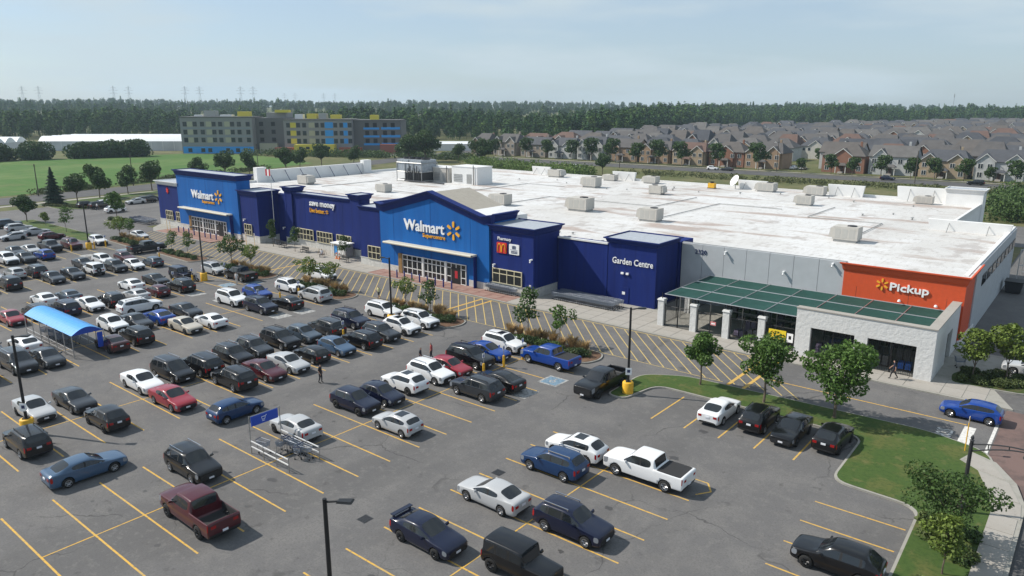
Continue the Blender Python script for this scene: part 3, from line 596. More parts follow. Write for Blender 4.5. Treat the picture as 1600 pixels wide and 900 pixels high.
# white block front building with two gated openings
b = MB(); y0, y1, H = 69.6, 70.3, 4.75
for x0, x1, z0, z1 in ((-21.7, -20.3, 0, H), (-20.3, -16.4, 3.05, H), (-16.4, -15.3, 0, H), (-15.3, -11.3, 3.05, H), (-11.3, -9.9, 0, H)): b.box(x0, y0, z0, x1, y1, z1)
b.box(-10.6, y1, 0, -9.9, 75.6, H); b.box(-10.6, 75.6, 3.0, -9.9, 78.2, H); b.box(-10.6, 78.2, 0, -9.9, 81.4, H); gw = gpart(b, 'block_wall', 'white_block')
c = MB(); c.box(-21.76, 69.54, H, -9.84, 70.36, H + .1); c.box(-10.66, 70.36, H, -9.84, 81.4, H + .1); gsub(c, 'wall_coping', 'concrete', gw)
fence(-20.25, -16.45, 69.98, 3.0); fence(-15.25, -11.35, 69.98, 3.0); fence(-10.25, -10.25 + 2.5, 75.7, 2.9, xdir=False)
# shade sails on a tube frame
xs = [-35.9 + i * 3.62 for i in range(8)]; ys = [70.2, 74.0, 77.8, 81.55]
for i in range(7):
    x1 = min(xs[i + 1], -10.7)
    for j in range(3):
        b = MB(); a = len(b.v); NX, NY = 6, 6
        for p in range(NX + 1):
            for q in range(NY + 1):
                u, w = p / NX, q / NY; sag = .16 * 16 * u * (1 - u) * w * (1 - w) * (.7 + .6 * R.random() * .5)
                b.v.append((xs[i] + .06 + (x1 - xs[i] - .12) * u, ys[j] + .06 + (ys[j + 1] - ys[j] - .12) * w, 3.7 - sag))
        for p in range(NX):
            for q in range(NY): k = a + p * (NY + 1) + q; b.f.append((k, k + NY + 1, k + NY + 2, k + 1)); b.m.append(0)
        s_ = gpart(b, 'shade_sail', 'shade_green')
fr = MB()
for x in xs: fr.bar((min(x, -10.7), ys[0], 3.72), (min(x, -10.7), ys[-1], 3.72), .05, 6)
for y in ys: fr.bar((xs[0], y, 3.72), (-10.7, y, 3.72), .05, 6)
for i, x in enumerate(xs[:-1]):
    for y in ys[1:3]: fr.bar((x, y, 0), (x, y, 3.7), .06, 6)
gpart(fr, 'sail_frame', 'galv')
# stock inside: racks and bag piles
def pallet(x, y, col, lab, n=3, h=.35):
    o = thing('stock_pallet', lab, 'pallet', (x, y, .11), R.uniform(-.1, .1), 'stock in the garden compound')
    b = MB(); [b.box(-.6, -.5 + .22 * k, 0, .6, -.36 + .22 * k, .12) for k in range(5)]; b.build('pallet_base', 'wood_pole', o)
    for k in range(n):
        for sx in (-.3, .3):
            b = MB(); b.hexa([(sx - .27, -.45, .13 + k * .3), (sx + .27, -.45, .13 + k * .3), (sx + .27, .45, .13 + k * .3), (sx - .27, .45, .13 + k * .3)], [(sx - .22, -.4, .40 + k * .3), (sx + .22, -.4, .40 + k * .3), (sx + .22, .4, .40 + k * .3), (sx - .22, .4, .40 + k * .3)]); p = b.build('bag', mat('bag_%s' % (col,), col, .5), o)
cols = [(.12, .10, .16), (.10, .10, .11), (.05, .08, .2), (.16, .15, .14)]
spots = [(-27.9, 71.8), (-26.5, 71.9), (-24.2, 71.9), (-22.9, 72.1), (-19.6, 71.6), (-18.2, 71.7), (-12.4, 71.7), (-14.3, 71.9), (-27.5, 73.8), (-24.0, 74.0), (-19.0, 73.8), (-13.0, 74.0)]
for k, (x, y) in enumerate(spots):
    pallet(x, y, cols[k % 4] if k != 6 else (.02, .12, .45), 'stacked bags on a pallet behind the garden fence, %s' % ['front row first', 'front row second', 'front row third', 'front row fourth', 'front row fifth', 'front row sixth', 'front row last, bright blue', 'front row seventh', 'back row first', 'back row second', 'back row third', 'back row last'][k], 2 + k % 3)
def rack(x, y, w, lab):
    o = thing('storage_rack', lab, 'rack', (x, y, .11), 0, 'racks in the garden compound'); f = MB()
    for sx in (0, w):
        for dy in (0, .8): f.bar((sx, dy, 0), (sx, dy, 2.6), .04, 4)
    f.build('rack_frame', 'dark_metal', o)
    for z in (.5, 1.3, 2.1):
        MB().box(0, 0, z, w, .8, z + .05).build('shelf', 'grey_metal', o)
        for k in range(int(w / .7)): MB().box(.1 + .7 * k, .1, z + .05, .6 + .7 * k, .7, z + .25 + .3 * R.random()).build('box', mat('rackbox%d' % R.randrange(4), [(.2, .16, .1), (.1, .1, .12), (.06, .09, .05), (.18, .17, .16)][R.randrange(4)], .8), o)
for k, (x, w) in enumerate(((-31.5, 4.2), (-26.4, 4.2), (-20.8, 4.2), (-15.6, 4.2))): rack(x, 76.0, w, 'steel storage rack under the green sails, %s from the left' % ['first', 'second', 'third', 'rightmost'][k])
# ---------------------------------------------------------------- rooftop machines
def rooftop_unit():
    o = thing('rooftop_unit', 'x', 'rooftop unit', (0, 0, 0)); b = MB(); b.box(-1.35, -1.0, 0, 1.35, 1.0, .3); b.build('base_curb', 'grey_metal', o)
    b = MB(); b.box(-1.5, -1.1, .3, 1.5, 1.1, 1.85); b.build('casing', 'beige_metal', o)
    b = MB(); b.hexa([(-2.0, -1.0, .5), (-1.5, -1.0, .5), (-1.5, 1.0, .5), (-2.0, 1.0, .5)], [(-1.8, -1.0, 1.6), (-1.5, -1.0, 1.75), (-1.5, 1.0, 1.75), (-1.8, 1.0, 1.6)]); b.build('intake_hood', 'beige_metal', o)
    MB().lathe([(0, .06), (.5, .06), (.55, .1), (.6, 0)], 14, c=(.5, 0, 1.86)).build('fan_cover', 'dark_metal', o)
    for k in range(3): MB().box(-1.2 + .85 * k, -1.115, .5, -.55 + .85 * k, -1.1, 1.6).build('access_panel', mat('panel_grey', (.42, .41, .38), .6), o)
    return o
ru = rooftop_unit()
RU = [(-112.6, 98.0, 'standing left of the tan gable roof'), (-82.0, 97.6, 'right behind the tan gable roof'), (-85.5, 131.5, 'alone in the middle of the white roof'), (-68.8, 129.0, 'right of the middle unit on the white roof'), (-53.0, 97.8, 'nearest the garden centre block on the roof'), (-67.3, 100.4, 'behind the pharmacy wing on the roof'), (-41.2, 130.6, 'toward the right rear of the white roof'), (-25.4, 98.3, 'behind the orange block on the roof'), (-105.0, 145.8, 'at the back edge near the left parapet screen'), (-90.0, 146.3, 'at the back edge beside the second parapet screen'), (-79.8, 146.8, 'at the back edge, third from the left'), (-44.3, 146.6, 'by the fourth parapet screen at the back'), (-25.5, 145.5, 'in front of the right rear corner parapet'), (-137.5, 97.5, 'raised on a stand behind the left entrance'), (-54.0, 147.0, 'at the back beside the satellite dish')]
for k, (x, y, w) in enumerate(RU):
    lab = 'beige boxy rooftop air unit ' + w; s = 1.0 + .12 * (k % 3 - 1); rz = [0, 0, .0, pi, 0][k % 5]
    if k == 0: o = ru; o.location = (x, y, 6.72); o.scale = (s, s, s); o['label'] = lab; o['group'] = 'air units on the store roof'
    else: copy_tree(ru, (x, y, 6.72), rz, lab, 'air units on the store roof', sc=(s * (1.1 if k % 4 == 1 else 1), s, s * (.85 if y > 140 else 1.05)))
# chiller cluster with pipework and two white equipment houses
ch = thing('chiller_plant', 'tall steel condenser frame with dark pipework on the white roof', 'chiller', (-124, 118, 6.72)); b = MB()
for x in (-4, -1.3, 1.4, 4):
    for y in (-2.5, 2.5): b.bar((x, y, 0), (x, y, 4.2), .12, 4)
for z in (.3, 2.2, 4.2):
    for y in (-2.5, 2.5): b.bar((-4, y, z), (4, y, z), .1, 4)
    for x in (-4, 4): b.bar((x, -2.5, z), (x, 2.5, z), .1, 4)
b.build('frame', 'grey_metal', ch)
for k in range(2): b = MB(); b.box(-3.9 + 4 * k, -2.4, 2.3, -.2 + 4 * k, 2.4, 4.9); c_ = b.build('condenser', mat('cond', (.30, .33, .36), .5, .3, var=.2), ch); [MB().lathe([(.2, 0), (1.0, 0), (1.05, .4), (.95, .4)], 16, c=(-2.9 + 1.8 * q + 4 * k, 0, 4.9)).build('fan', 'dark_metal', c_) for q in range(2)]
for k in range(7): MB().bar((-.8 + .7 * k, -2.7, .2), (-.8 + .7 * k, -2.7, 2.6 + .5 * (k % 3)), .13, 6).build('pipe', 'dark_metal', ch)
MB().bar((-1, -3.0, .35), (12, -3.6, .35), .16, 6).build('pipe', 'dark_metal', ch); MB().box(-1, -2.4, .2, 3.8, 2.0, 2.0).build('compressor', 'dark_metal', ch)
for (x, y, w, d, h, lab, m) in ((-117.6, 121.5, 5.0, 4.5, 3.2, 'grey louvred equipment house right of the condenser frame', 'beige_metal'), (-110.6, 121.8, 7.5, 5.0, 3.7, 'tall white equipment house at the end of the roof pipes', 'white_metal')):
    o = thing('equipment_house', lab, 'equipment house', (x, y, 6.72)); MB().box(-w / 2, -d / 2, 0, w / 2, d / 2, h).build('casing', m, o); MB().box(-w / 2 - .1, -d / 2 - .1, h, w / 2 + .1, d / 2 + .1, h + .12).build('lid', 'white_metal', o)
    MB().box(w * .1, -d / 2 - .06, .2, w * .28, -d / 2 - .005, 2.2).build('door', 'grey_metal', o)
    for k in range(5): MB().box(-w * .42, -d / 2 - .08, .5 + .35 * k, -w * .08, -d / 2 - .005, .68 + .35 * k).build('louvre', 'grey_metal', o)
    MB().bar((w * .38, -d / 2 - .2, 0), (w * .38, -d / 2 - .2, h + .5), .09, 6).build('pipe', 'dark_metal', o)
# dish, yellow blower, vents
d = thing('satellite_dish', 'white satellite dish tilted on the far roof edge', 'satellite dish', (-60.8, 147.6, 6.72)); MB().bar((0, 0, 0), (0, 0, 1.4), .07).build('mast', 'grey_metal', d)
b = MB(); b.lathe([(.01, 0), (.5, .06), (.95, .24), (1.2, .42)], 20); o = b.build('reflector', 'sign_white', d, smooth=True, loc=(0, 0, 1.6)); o.rotation_euler = (radians(60), 0, radians(-35)); MB().bar((0, 0, .1), (0, 0, 1.0), .03).build('feed_arm', 'grey_metal', o)
y_ = thing('roof_blower', 'small yellow blower machine on the white roof near the dish', 'machine', (-65.0, 145.5, 6.72)); MB().box(-.7, -.5, .15, .7, .5, 1.1).build('casing', 'bollard_yellow', y_); MB().lathe([(.2, 0), (.4, 0), (.42, .3)], 12, c=(0, 0, 1.1)).build('stack', 'dark_metal', y_); MB().box(-.8, -.55, 0, .8, .55, .15).build('skid', 'dark_metal', y_)
vent = thing('roof_vent', 'x', 'vent', (0, 0, 0)); b = MB(); b.lathe([(.0, .5), (.3, .46), (.32, .34), (.12, .3), (.12, 0), (.3, 0)], 10); b.build('vent_cap', 'grey_metal', vent)
VS = [(-78 + 7.3 * k + R.uniform(-2, 2), 138 + R.uniform(-4, 6)) for k in range(8)] + [(-106 + 6 * k + R.uniform(-2, 2), 132 + R.uniform(-5, 9)) for k in range(7)] + [(-47 - 1.7 * k, 77.6 + .3 * R.random()) for k in range(5)] + [(-30 + 3.5 * k, 120 + R.uniform(-8, 8)) for k in range(3)] + [(-55.3 - 2.0 * k, 80.2 + R.random()) for k in range(3)]
for k, (x, y) in enumerate(VS):
    if k == 0: o = vent; o.location = (x, y, 6.72); o['label'] = 'small grey mushroom vent cap on the white roof'; o['group'] = 'small vents on the store roof'
    else: copy_tree(vent, (x, y, 6.72), 0, 'small grey mushroom vent cap on the white roof', 'small vents on the store roof', sc=R.uniform(.5, .8))
fp = thing('flagpole', 'slim flagpole with a red and white flag above the dark blue facade', 'flagpole', (-112.4, 72.6, 0)); b = MB(); b.bar((0, 0, 0), (0, 0, 13.0), .06, 8, .04); b.build('pole', 'white_metal', fp)
b = MB(); [b.box(-1.5 + .5 * k, .0, 11.7, -1.0 + .5 * k, .02, 12.8) for k in (0, 2)]; fl = b.build('flag', 'red', fp); MB().box(-1.0, .0, 11.7, -.5, .02, 12.8).build('flag_centre', 'sign_white', fl)

# ---------------------------------------------------------------- street furniture
def lamp_post(label, x, y, rz, notice=False, h=7.5):
    o = thing('lamp_post', label, 'lamp post', (x, y, 0), rz, 'parking lot lamp posts'); b = MB(); b.lathe([(.0, 1.12), (.40, 1.12), (.46, 1.06), (.46, 0)], 20); b.build('concrete_base', 'bollard_yellow', o, True)
    b = MB(); b.bar((0, 0, 1.1), (0, 0, h), .11, 8, .09); b.box(-.2, -.2, 1.12, .2, .2, 1.2); b.build('pole', 'black_metal', o)
    b = MB(); b.bar((0, 0, h - .15), (.7, 0, h - .05), .05, 6); b.build('arm', 'black_metal', o)
    b = MB(); b.hexa([(.55, -.15, h - .10), (1.25, -.2, h - .05), (1.25, .2, h - .05), (.55, .15, h - .10)], [(.6, -.12, h), (1.2, -.16, h + .03), (1.2, .16, h + .03), (.6, .12, h)]); hd = b.build('lamp_head', 'black_metal', o); MB().box(.7, -.12, h - .115, 1.15, .12, h - .08).build('lens', 'headlight', hd)
    if notice: n_ = MB(); n_.box(-.25, -.14, 1.75, .25, -.115, 2.35); q = n_.build('notice_board', 'sign_white', o); MB().box(-.12, -.145, 1.95, .12, -.141, 2.2).build('notice_symbol', 'sign_navy', q)
    return o
lamp_post('black lamp post on yellow base at the tip of the lawn', -29.0, 50.9, radians(35), True)
lamp_post('black lamp post on yellow base beside the black and silver cars, lower left', -59.4, 16.5, radians(40), True)
lamp_post('black lamp post at the bottom of the picture beside the cart corral bay', -23.6, 16.6, radians(30))
lamp_post('black lamp post on yellow base in front of the main gabled entrance', -59.6, 52.2, radians(200))
lamp_post('black lamp post on yellow base in front of the left entrance', -95.4, 50.0, radians(220))
lamp_post('farthest black lamp post on yellow base near the left driveway', -132.2, 49.8, radians(220))
# decorative street lamp lower right with a curved double arm
dl = thing('street_lamp', 'dark grey decorative street lamp with curved arm beside the right pavement', 'street lamp', (-4.2, 47.1, .1)); b = MB(); b.bar((0, 0, 0), (0, 0, 4.6), .13, 10, .10); b.lathe([(.0, .0), (.22, 0), (.22, .5), (.15, .7)], 12); b.lathe([(0, 4.95), (.07, 4.85), (.1, 4.75), (.06, 4.66), (.14, 4.6)], 10); b.build('pole', 'dark_metal', dl)
for r0 in (0, .42):
    b = MB(); pts = [(cos(radians(35)) * (t * 3.4), sin(radians(-20)) * t * 1.2, 4.35 - r0 * (1 - t * .75) + .55 * sin(t * pi * .55)) for t in [k / 10 for k in range(11)]]
    for p, q in zip(pts, pts[1:]): b.bar(p, q, .04, 6)
    b.build('curved_arm', 'dark_metal', dl)
b = MB(); e = pts[-1]; b.lathe([(.05, .1), (.22, -.05), (.30, -.3), (.26, -.34), (0, -.34)], 12, c=(e[0], e[1], 4.75)); b.build('lantern', 'dark_metal', dl)
for k, t in enumerate((.3, .65)): b = MB(); b.bar((cos(radians(35)) * t * 3.4, sin(radians(-20)) * t * 1.2, 4.35 - .42 * (1 - t * .75) + .55 * sin(t * pi * .55)), (cos(radians(35)) * t * 3.4, sin(radians(-20)) * t * 1.2, 4.35 + .55 * sin(t * pi * .55)), .03); b.build('brace', 'dark_metal', dl)
def post(name, label, cat, x, y, h, r, m, grp, cap=True, z=.0):
    o = thing(name, label, cat, (x, y, z), 0, grp); b = MB(); b.lathe([(0, h), (r * .7, h - .02), (r, h - .06), (r, 0)], 12); b.build('tube', m, o, True); return o
for k in range(9): post('bollard', 'dark blue bollard, %s from the left before the gabled entrance' % ['first', 'second', 'third', 'fourth', 'fifth', 'sixth', 'seventh', 'eighth', 'last'][k], 'bollard', -77.3 + 1.5 * k, 67.7, 1.15, .1, 'bollard_blue', 'blue bollards at the gabled entrance', z=.13)
for k in range(8): post('bollard', 'dark blue bollard, %s from the left before the left entrance' % ['first', 'second', 'third', 'fourth', 'fifth', 'sixth', 'seventh', 'last'][k], 'bollard', -136.6 + 1.92 * k, 67.6, 1.15, .1, 'bollard_blue', 'blue bollards at the left entrance', z=.13)
def bay_sign(label, x, y, rz=0, yellow=True, h=2.1, z=0.):
    o = thing('sign_post', label, 'sign', (x, y, z), rz, 'bay sign posts'); b = MB(); b.bar((0, 0, 0), (0, 0, h), .035, 6); b.build('post', 'galv' if yellow else 'bollard_yellow', o)
    if yellow: MB().lathe([(0, 1.15), (.09, 1.15), (.11, 1.1), (.11, 0)], 10).build('post_sleeve', 'bollard_yellow', o)
    MB().box(-.02, -.14, h - .42, .0, .14, h).build('sign_plate', 'sign_white', o); MB().box(.002, -.09, h - .36, .008, .09, h - .14).build('sign_symbol', 'sign_blue', KIDS[o][-1])
    return o
BS = [(-41.2, 46.6, 'between the red hatchback and the dark grey SUV'), (-41.2, 49.4, 'beside the black SUV and blue sedan'), (-41.2, 52.2, 'at the nose of the blue pickup'), (-59.1, 45.2, 'among the dark cars in the middle row'), (-77.7, 47.2, 'at the nose of a white SUV'), (-77.7, 50.2, 'between the blue SUV and the black sedan'), (-77.7, 52.9, 'by the silver minivan'), (-95.1, 45.6, 'behind the dark boxy SUV'), (-95.1, 48.2, 'by the parked motorcycle'), (-95.1, 53.0, 'before the black pickup'), (-113.8, 52.8, 'in the far left rows by the grey pickup'), (-132.0, 47.0, 'beside the far blue SUV'), (-132.0, 50.6, 'by the far burgundy SUV'), (-132.0, 52.4, 'beside the far white SUV')]
for x, y, w in BS: bay_sign('bay sign on a yellow sleeve ' + w, x, y)
bay_sign('slim yellow sign post at the lawn edge by the stop line', -5.35, 56.3, 0, False, 2.6, .1)
for x, y, w in ((-52.6, 68.0, 'beside the long rows of carts'), (-111.2, 67.8, 'below the dark wing of the left entrance'), (-113.6, 67.7, 'before the narrow window of the left wing'), (-139.8, 67.0, 'left of the left entrance'), (-137.8, 66.6, 'at the crossing before the left entrance')): bay_sign('walkway sign post ' + w, x, y, pi / 2 * 3, False, 2.4, .13)
# blue cart shelter
sh = thing('cart_shelter', 'long cart shelter with arched bright blue roof', 'cart shelter', (-80.3, 26.8, 0)); b = MB(); Ls, Ws = 6.0, 1.45
prof = [(-Ws + 2 * Ws * k / 12, 2.25 + .62 * sin(pi * k / 12)) for k in range(13)]
for k in range(20):
    xa, xb = -Ls + 2 * Ls * k / 20, -Ls + 2 * Ls * (k + 1) / 20 - .03
    for (ya, za), (yb, zb) in zip(prof, prof[1:]): b.face([(xa, ya, za), (xb, ya, za), (xb, yb, zb), (xa, yb, zb)]); b.face([(xb, ya, za), (xb + .03, ya, za - .02), (xb + .03, yb, zb - .02), (xb, yb, zb)])
b.build('arched_roof', 'shelter_blue', sh)
for x in (-Ls - .01, Ls + .01): b = MB(); b.face([(x, y_2, z_2) for y_2, z_2 in prof]); b.build('roof_end', 'shelter_blue_dark', sh)
for sy in (-Ws, Ws):
    for k in range(7): MB().bar((-Ls + 2 * Ls * k / 6, sy, 0), (-Ls + 2 * Ls * k / 6, sy, 2.28), .045, 6).build('post', 'galv', sh)
    for z in (.35, .8): MB().bar((-Ls, sy, z), (Ls, sy, z), .03, 6).build('rail', 'galv', sh)
MB().box(Ls - .02, .8, .6, Ls + .03, 1.3, 2.1).build('shelter_sign', 'sign_blue', sh)
# open cart corral
co = thing('cart_corral', 'open steel cart corral with white rails and blue cart sign', 'cart corral', (-41.4, 26.2, 0))
for sy in (-1.2, 1.2):
    for z in (.55, .95): MB().box(-2.2, sy - .025, z - .035, 2.2, sy + .025, z + .035).build('rail', 'white_metal', co)
    for x in (-2.2, -.7, .8, 2.2): MB().bar((x, sy, 0), (x, sy, 1.05 if x > -2.1 else 2.75), .035, 6).build('post', 'grey_metal', co)
MB().bar((-2.2, -1.2, 2.7), (-2.2, 1.2, 2.7), .03, 6).build('top_bar', 'grey_metal', co)
sg = MB().box(-2.23, -1.05, 1.95, -2.17, 1.05, 2.65).build('sign_board', 'sign_blue', co); b = MB(); x = -2.165
for p, q in (((-.05, 2.42), (.25, 2.42)), ((-.05, 2.42), (0, 2.22)), ((.25, 2.42), (.2, 2.22)), ((0, 2.22), (.2, 2.22)), ((-.15, 2.5), (-.05, 2.42)), ((0, 2.12), (.22, 2.12))): b.bar((x, -p[0], p[1]), (x, -q[0], q[1]), .018, 4)
b.build('cart_symbol', 'sign_white', sg)
# shopping carts
def cart_proto():
    o = thing('shopping_cart', 'x', 'shopping cart'); b = MB(); r = .017
    T = [(-.42, -.26, .98), (.42, -.2, .94), (.42, .2, .94), (-.42, .26, .98)]; B = [(-.34, -.2, .55), (.36, -.16, .6), (.36, .16, .6), (-.34, .2, .55)]
    for k in range(4):
        j = (k + 1) % 4; n = 7 if k % 2 == 0 else 5
        b.bar(T[k], T[j], .013, 4, cap=False); b.bar(B[k], B[j], .012, 4, cap=False)
        for t in [i / n for i in range(n)]: b.bar(Vector(T[k]).lerp(Vector(T[j]), t), Vector(B[k]).lerp(Vector(B[j]), t), r, 3, cap=False)
        for z in (.33, .66): b.bar(Vector(T[k]).lerp(Vector(B[k]), z), Vector(T[j]).lerp(Vector(B[j]), z), r, 3, cap=False)
    for k in range(5): b.bar((-.34, -.2 + .1 * k, .56), (.36, -.16 + .08 * k, .6), r, 3, cap=False)
    b.build('basket', mat('cart_wire', (.26, .29, .34), .45, .3), o)
    f = MB()
    for s in (-1, 1): f.bar((-.42, s * .26, .98), (-.30, s * .22, .18), .016, 4); f.bar((-.30, s * .22, .18), (.45, s * .17, .14), .016, 4); f.bar((.36, s * .16, .58), (.40, s * .17, .15), .014, 4)
    f.build('chassis', mat('cart_frame', (.16, .17, .19), .5, .4), o)
    for x, y in ((-.28, .22), (-.28, -.22), (.42, .17), (.42, -.17)): w = MB(); w.lathe([(0, -.02), (.07, -.02), (.07, .02), (0, .02)], 8, 'y', (x, y, .07)); w.build('wheel', 'black', o)
    MB().bar((-.46, -.27, 1.02), (-.46, .27, 1.02), .022, 6).build('handle', 'sign_navy', o); return o
cart0 = cart_proto(); NC = [0]
def cart(x, y, rz, label, group, z=.135):
    if NC[0] == 0: o = cart0; o.location = (x, y, z); o.rotation_euler = (0, 0, rz); tag(o, label, 'shopping cart', group)
    else: o = copy_tree(cart0, (x, y, z), rz, label, group)
    NC[0] += 1; return o
for li, y in enumerate((71.9, 72.75, 73.6)):
    for k in range(27): cart(-51.7 + .31 * k + .1 * li, y + R.uniform(-.04, .04), R.uniform(-.05, .05), 'nested shopping cart in the %s long row by the garden centre wall' % ['front', 'middle', 'back'][li], 'carts %s row at garden wall' % ['front', 'middle', 'back'][li])
for k in range(15): cart(-61.0 + .31 * k, 70.0, R.uniform(-.04, .04), 'nested shopping cart in the short row under the pharmacy window', 'carts under the pharmacy window')
for li, y in enumerate((67.9, 68.8, 69.7)):
    for k in range(16): cart(-157.3 + .45 * k, y + .2, R.uniform(-.05, .05), 'nested shopping cart in the rows beside the left end wall, %s row' % ['front', 'middle', 'back'][li], 'carts %s row at left end wall' % ['front', 'middle', 'back'][li], .0)
for k, (dx, dy, rz, w) in enumerate(((-1.6, -.6, .3, 'leftmost inside the open corral'), (-.75, .25, -1.2, 'standing crosswise in the open corral'), (-.5, .75, .1, 'second against the rear rail of the open corral'), (-.15, .7, .15, 'third against the rear rail of the open corral'), (.2, .72, .1, 'fourth against the rear rail of the open corral'), (.9, .5, 2.2, 'turned sideways near the open corral mouth'), (1.35, .75, .2, 'nearest the open corral mouth'))): cart(-41.4 + dx, 26.2 + dy, rz, 'wire shopping cart ' + w, 'carts in the open corral', 0)
for k in range(9): cart(-84.0 + .6 * k, 26.3 + .5 * (k % 3), R.uniform(-.2, .2), 'wire shopping cart under the blue shelter, %s from its far end' % ['first', 'second', 'third', 'fourth', 'fifth', 'sixth', 'seventh', 'eighth', 'ninth'][k], 'carts in the blue shelter', 0)
cart(-8.6, 75.4, .4, 'single dark cart beside the white block side wall', 'loose carts', .135)
# benches, kiosk and racks before the dark facade
def bench(x, y, rz, label):
    o = thing('bench', label, 'bench', (x, y, .135), rz, 'benches along the facade')
    for k in range(4): MB().box(-.9, -.22 + .12 * k, .43, .9, -.13 + .12 * k, .47).build('seat_slat', 'dark_metal', o)
    for k in range(3): MB().box(-.9, .26, .55 + .13 * k, .9, .29, .65 + .13 * k).build('back_slat', 'dark_metal', o)
    for s in (-.8, .8): b = MB(); b.bar((s, -.2, 0), (s, -.2, .43), .03, 4); b.bar((s, .2, 0), (s, .28, .93), .03, 4); b.bar((s, -.2, .43), (s, .24, .43), .03, 4); b.build('leg', 'dark_metal', o)
for x, y, w in ((-107.3, 70.6, 'left bench, below the first facade window'), (-101.0, 70.4, 'middle bench, below the second facade window'), (-110.8, 71.6, 'bench in the corner by the dark wing'), (-89.8, 69.6, 'right bench, beside the white kiosk')): bench(x, y, 0, 'dark slatted bench, ' + w)
kb = thing('recycling_kiosk', 'white roofed kiosk standing against the dark blue facade', 'kiosk', (-93.6, 72.3, .135)); MB().box(-1.4, -.6, 0, 1.6, .9, 2.1).build('body', 'grey_metal', kb); MB().box(-1.7, -1.0, 2.1, 1.8, 1.0, 2.25).build('roof', 'sign_white', kb)
for k in range(3): MB().box(-1.6 + .0, -.9 + .4 * k, 0, -1.5, -.85 + .4 * k, 2.1).build('post', 'sign_white', kb)
for k in range(3): MB().box(-1.2 + .9 * k, -.64, .5, -.5 + .9 * k, -.602, 1.7).build('front_panel', 'shelter_blue' if k == 0 else 'white_frame', kb)
for k, x in enumerate((-92.9, -92.2)): o = thing('traffic_cone', 'orange and white safety barrier post %s of the kiosk' % ('left in front' if k == 0 else 'right in front'), 'safety post', (x, 70.6, .135)); b = MB(); b.lathe([(0, 1.0), (.08, 1.0), (.14, .1), (.28, .1), (.28, 0)], 10); b.build('cone', mat('cone', (.7, .25, .1), .6), o); MB().lathe([(.10, .75), (.118, .5)], 10).build('band', 'sign_white', o)
br = thing('bicycle_rack', 'low curved bicycle rack with a bicycle between the facade windows', 'bicycle rack', (-97.3, 71.2, .135))
for k in range(4): b = MB(); [b.bar((.5 * k - .8 + .0, -.3 + .06 * i, .75 * sin(pi * i / 10)), (.5 * k - .8, -.3 + .06 * (i + 1), .75 * sin(pi * (i + 1) / 10)), .025, 5) for i in range(10)]; b.build('hoop', 'brown', br)
# side ramp wall next to the pharmacy wing, notices on the garden fence
ys_ = thing('sale_banner', 'bright yellow sale banner tied to the garden fence', 'banner', (-23.6, 70.25, .9)); MB().box(-.85, -.02, 0, .85, 0, 1.15).build('sheet', 'bright_yellow', ys_); b = MB(); [b.box(-.6, -.028, .25 + .3 * k, .35 + .2 * (k % 2), -.022, .37 + .3 * k) for k in range(3)]; b.build('print', 'bollard_yellow', KIDS[ys_][0])
wn_ = thing('fence_notice', 'small white notice board right of the yellow banner', 'notice', (-22.35, 70.25, 1.0)); MB().box(-.3, -.02, 0, .3, 0, .9).build('sheet', 'sign_white', wn_); MB().box(-.12, -.028, .3, .12, -.022, .65).build('print', 'black', KIDS[wn_][0])
rn_ = thing('fence_notice', 'small pink and white notice on the garden gate', 'notice', (-30.3, 70.33, 1.2)); MB().box(-.3, -.02, 0, .3, 0, .4).build('sheet', mat('pink', (.6, .22, .22), .6), rn_); MB().box(-.2, -.028, .12, .2, -.022, .26).build('print', 'sign_white', KIDS[rn_][0])
# ---------------------------------------------------------------- vehicles
# grid loft: stations from the nose (x=0) to the tail; rows from bottom centre to top centre
# station: (x, half width, z bottom, z belt, kind, roof z)   kind d deck, c cabin, b open bed, t covered bed
BODY, WIND, REAR, SIDE, HEAD, TAIL, GRILLE, TRIM, WELL, LINER, DOOR = range(11)
def rows_of(st, tum):
    x, w, zb, belt, kd, roof = st; zm = zb + (belt - zb) * .48
    low = [(0, zb), (.84 * w, zb), (.965 * w, zb + .09), (w, zm), (.965 * w, belt)]
    if kd == 'd': top = [(.93 * w, belt + .025), (.80 * w, belt + .05), (.70 * w, belt + .06), (.36 * w, belt + .075), (0, belt + .08)]
    elif kd == 'c': top = [(.94 * w, belt + .04), (tum * w, roof - .11), ((tum - .07) * w, roof - .025), (.36 * w, roof + .015), (0, roof + .022)]
    elif kd == 't': top = [(.93 * w, belt + .02), (.88 * w, belt + .015), (.70 * w, belt + .02), (.36 * w, belt + .02), (0, belt + .02)]
    else: top = [(.90 * w, belt + .01), (.86 * w, belt - .48), (.70 * w, belt - .50), (.36 * w, belt - .50), (0, belt - .50)]
    return low + top
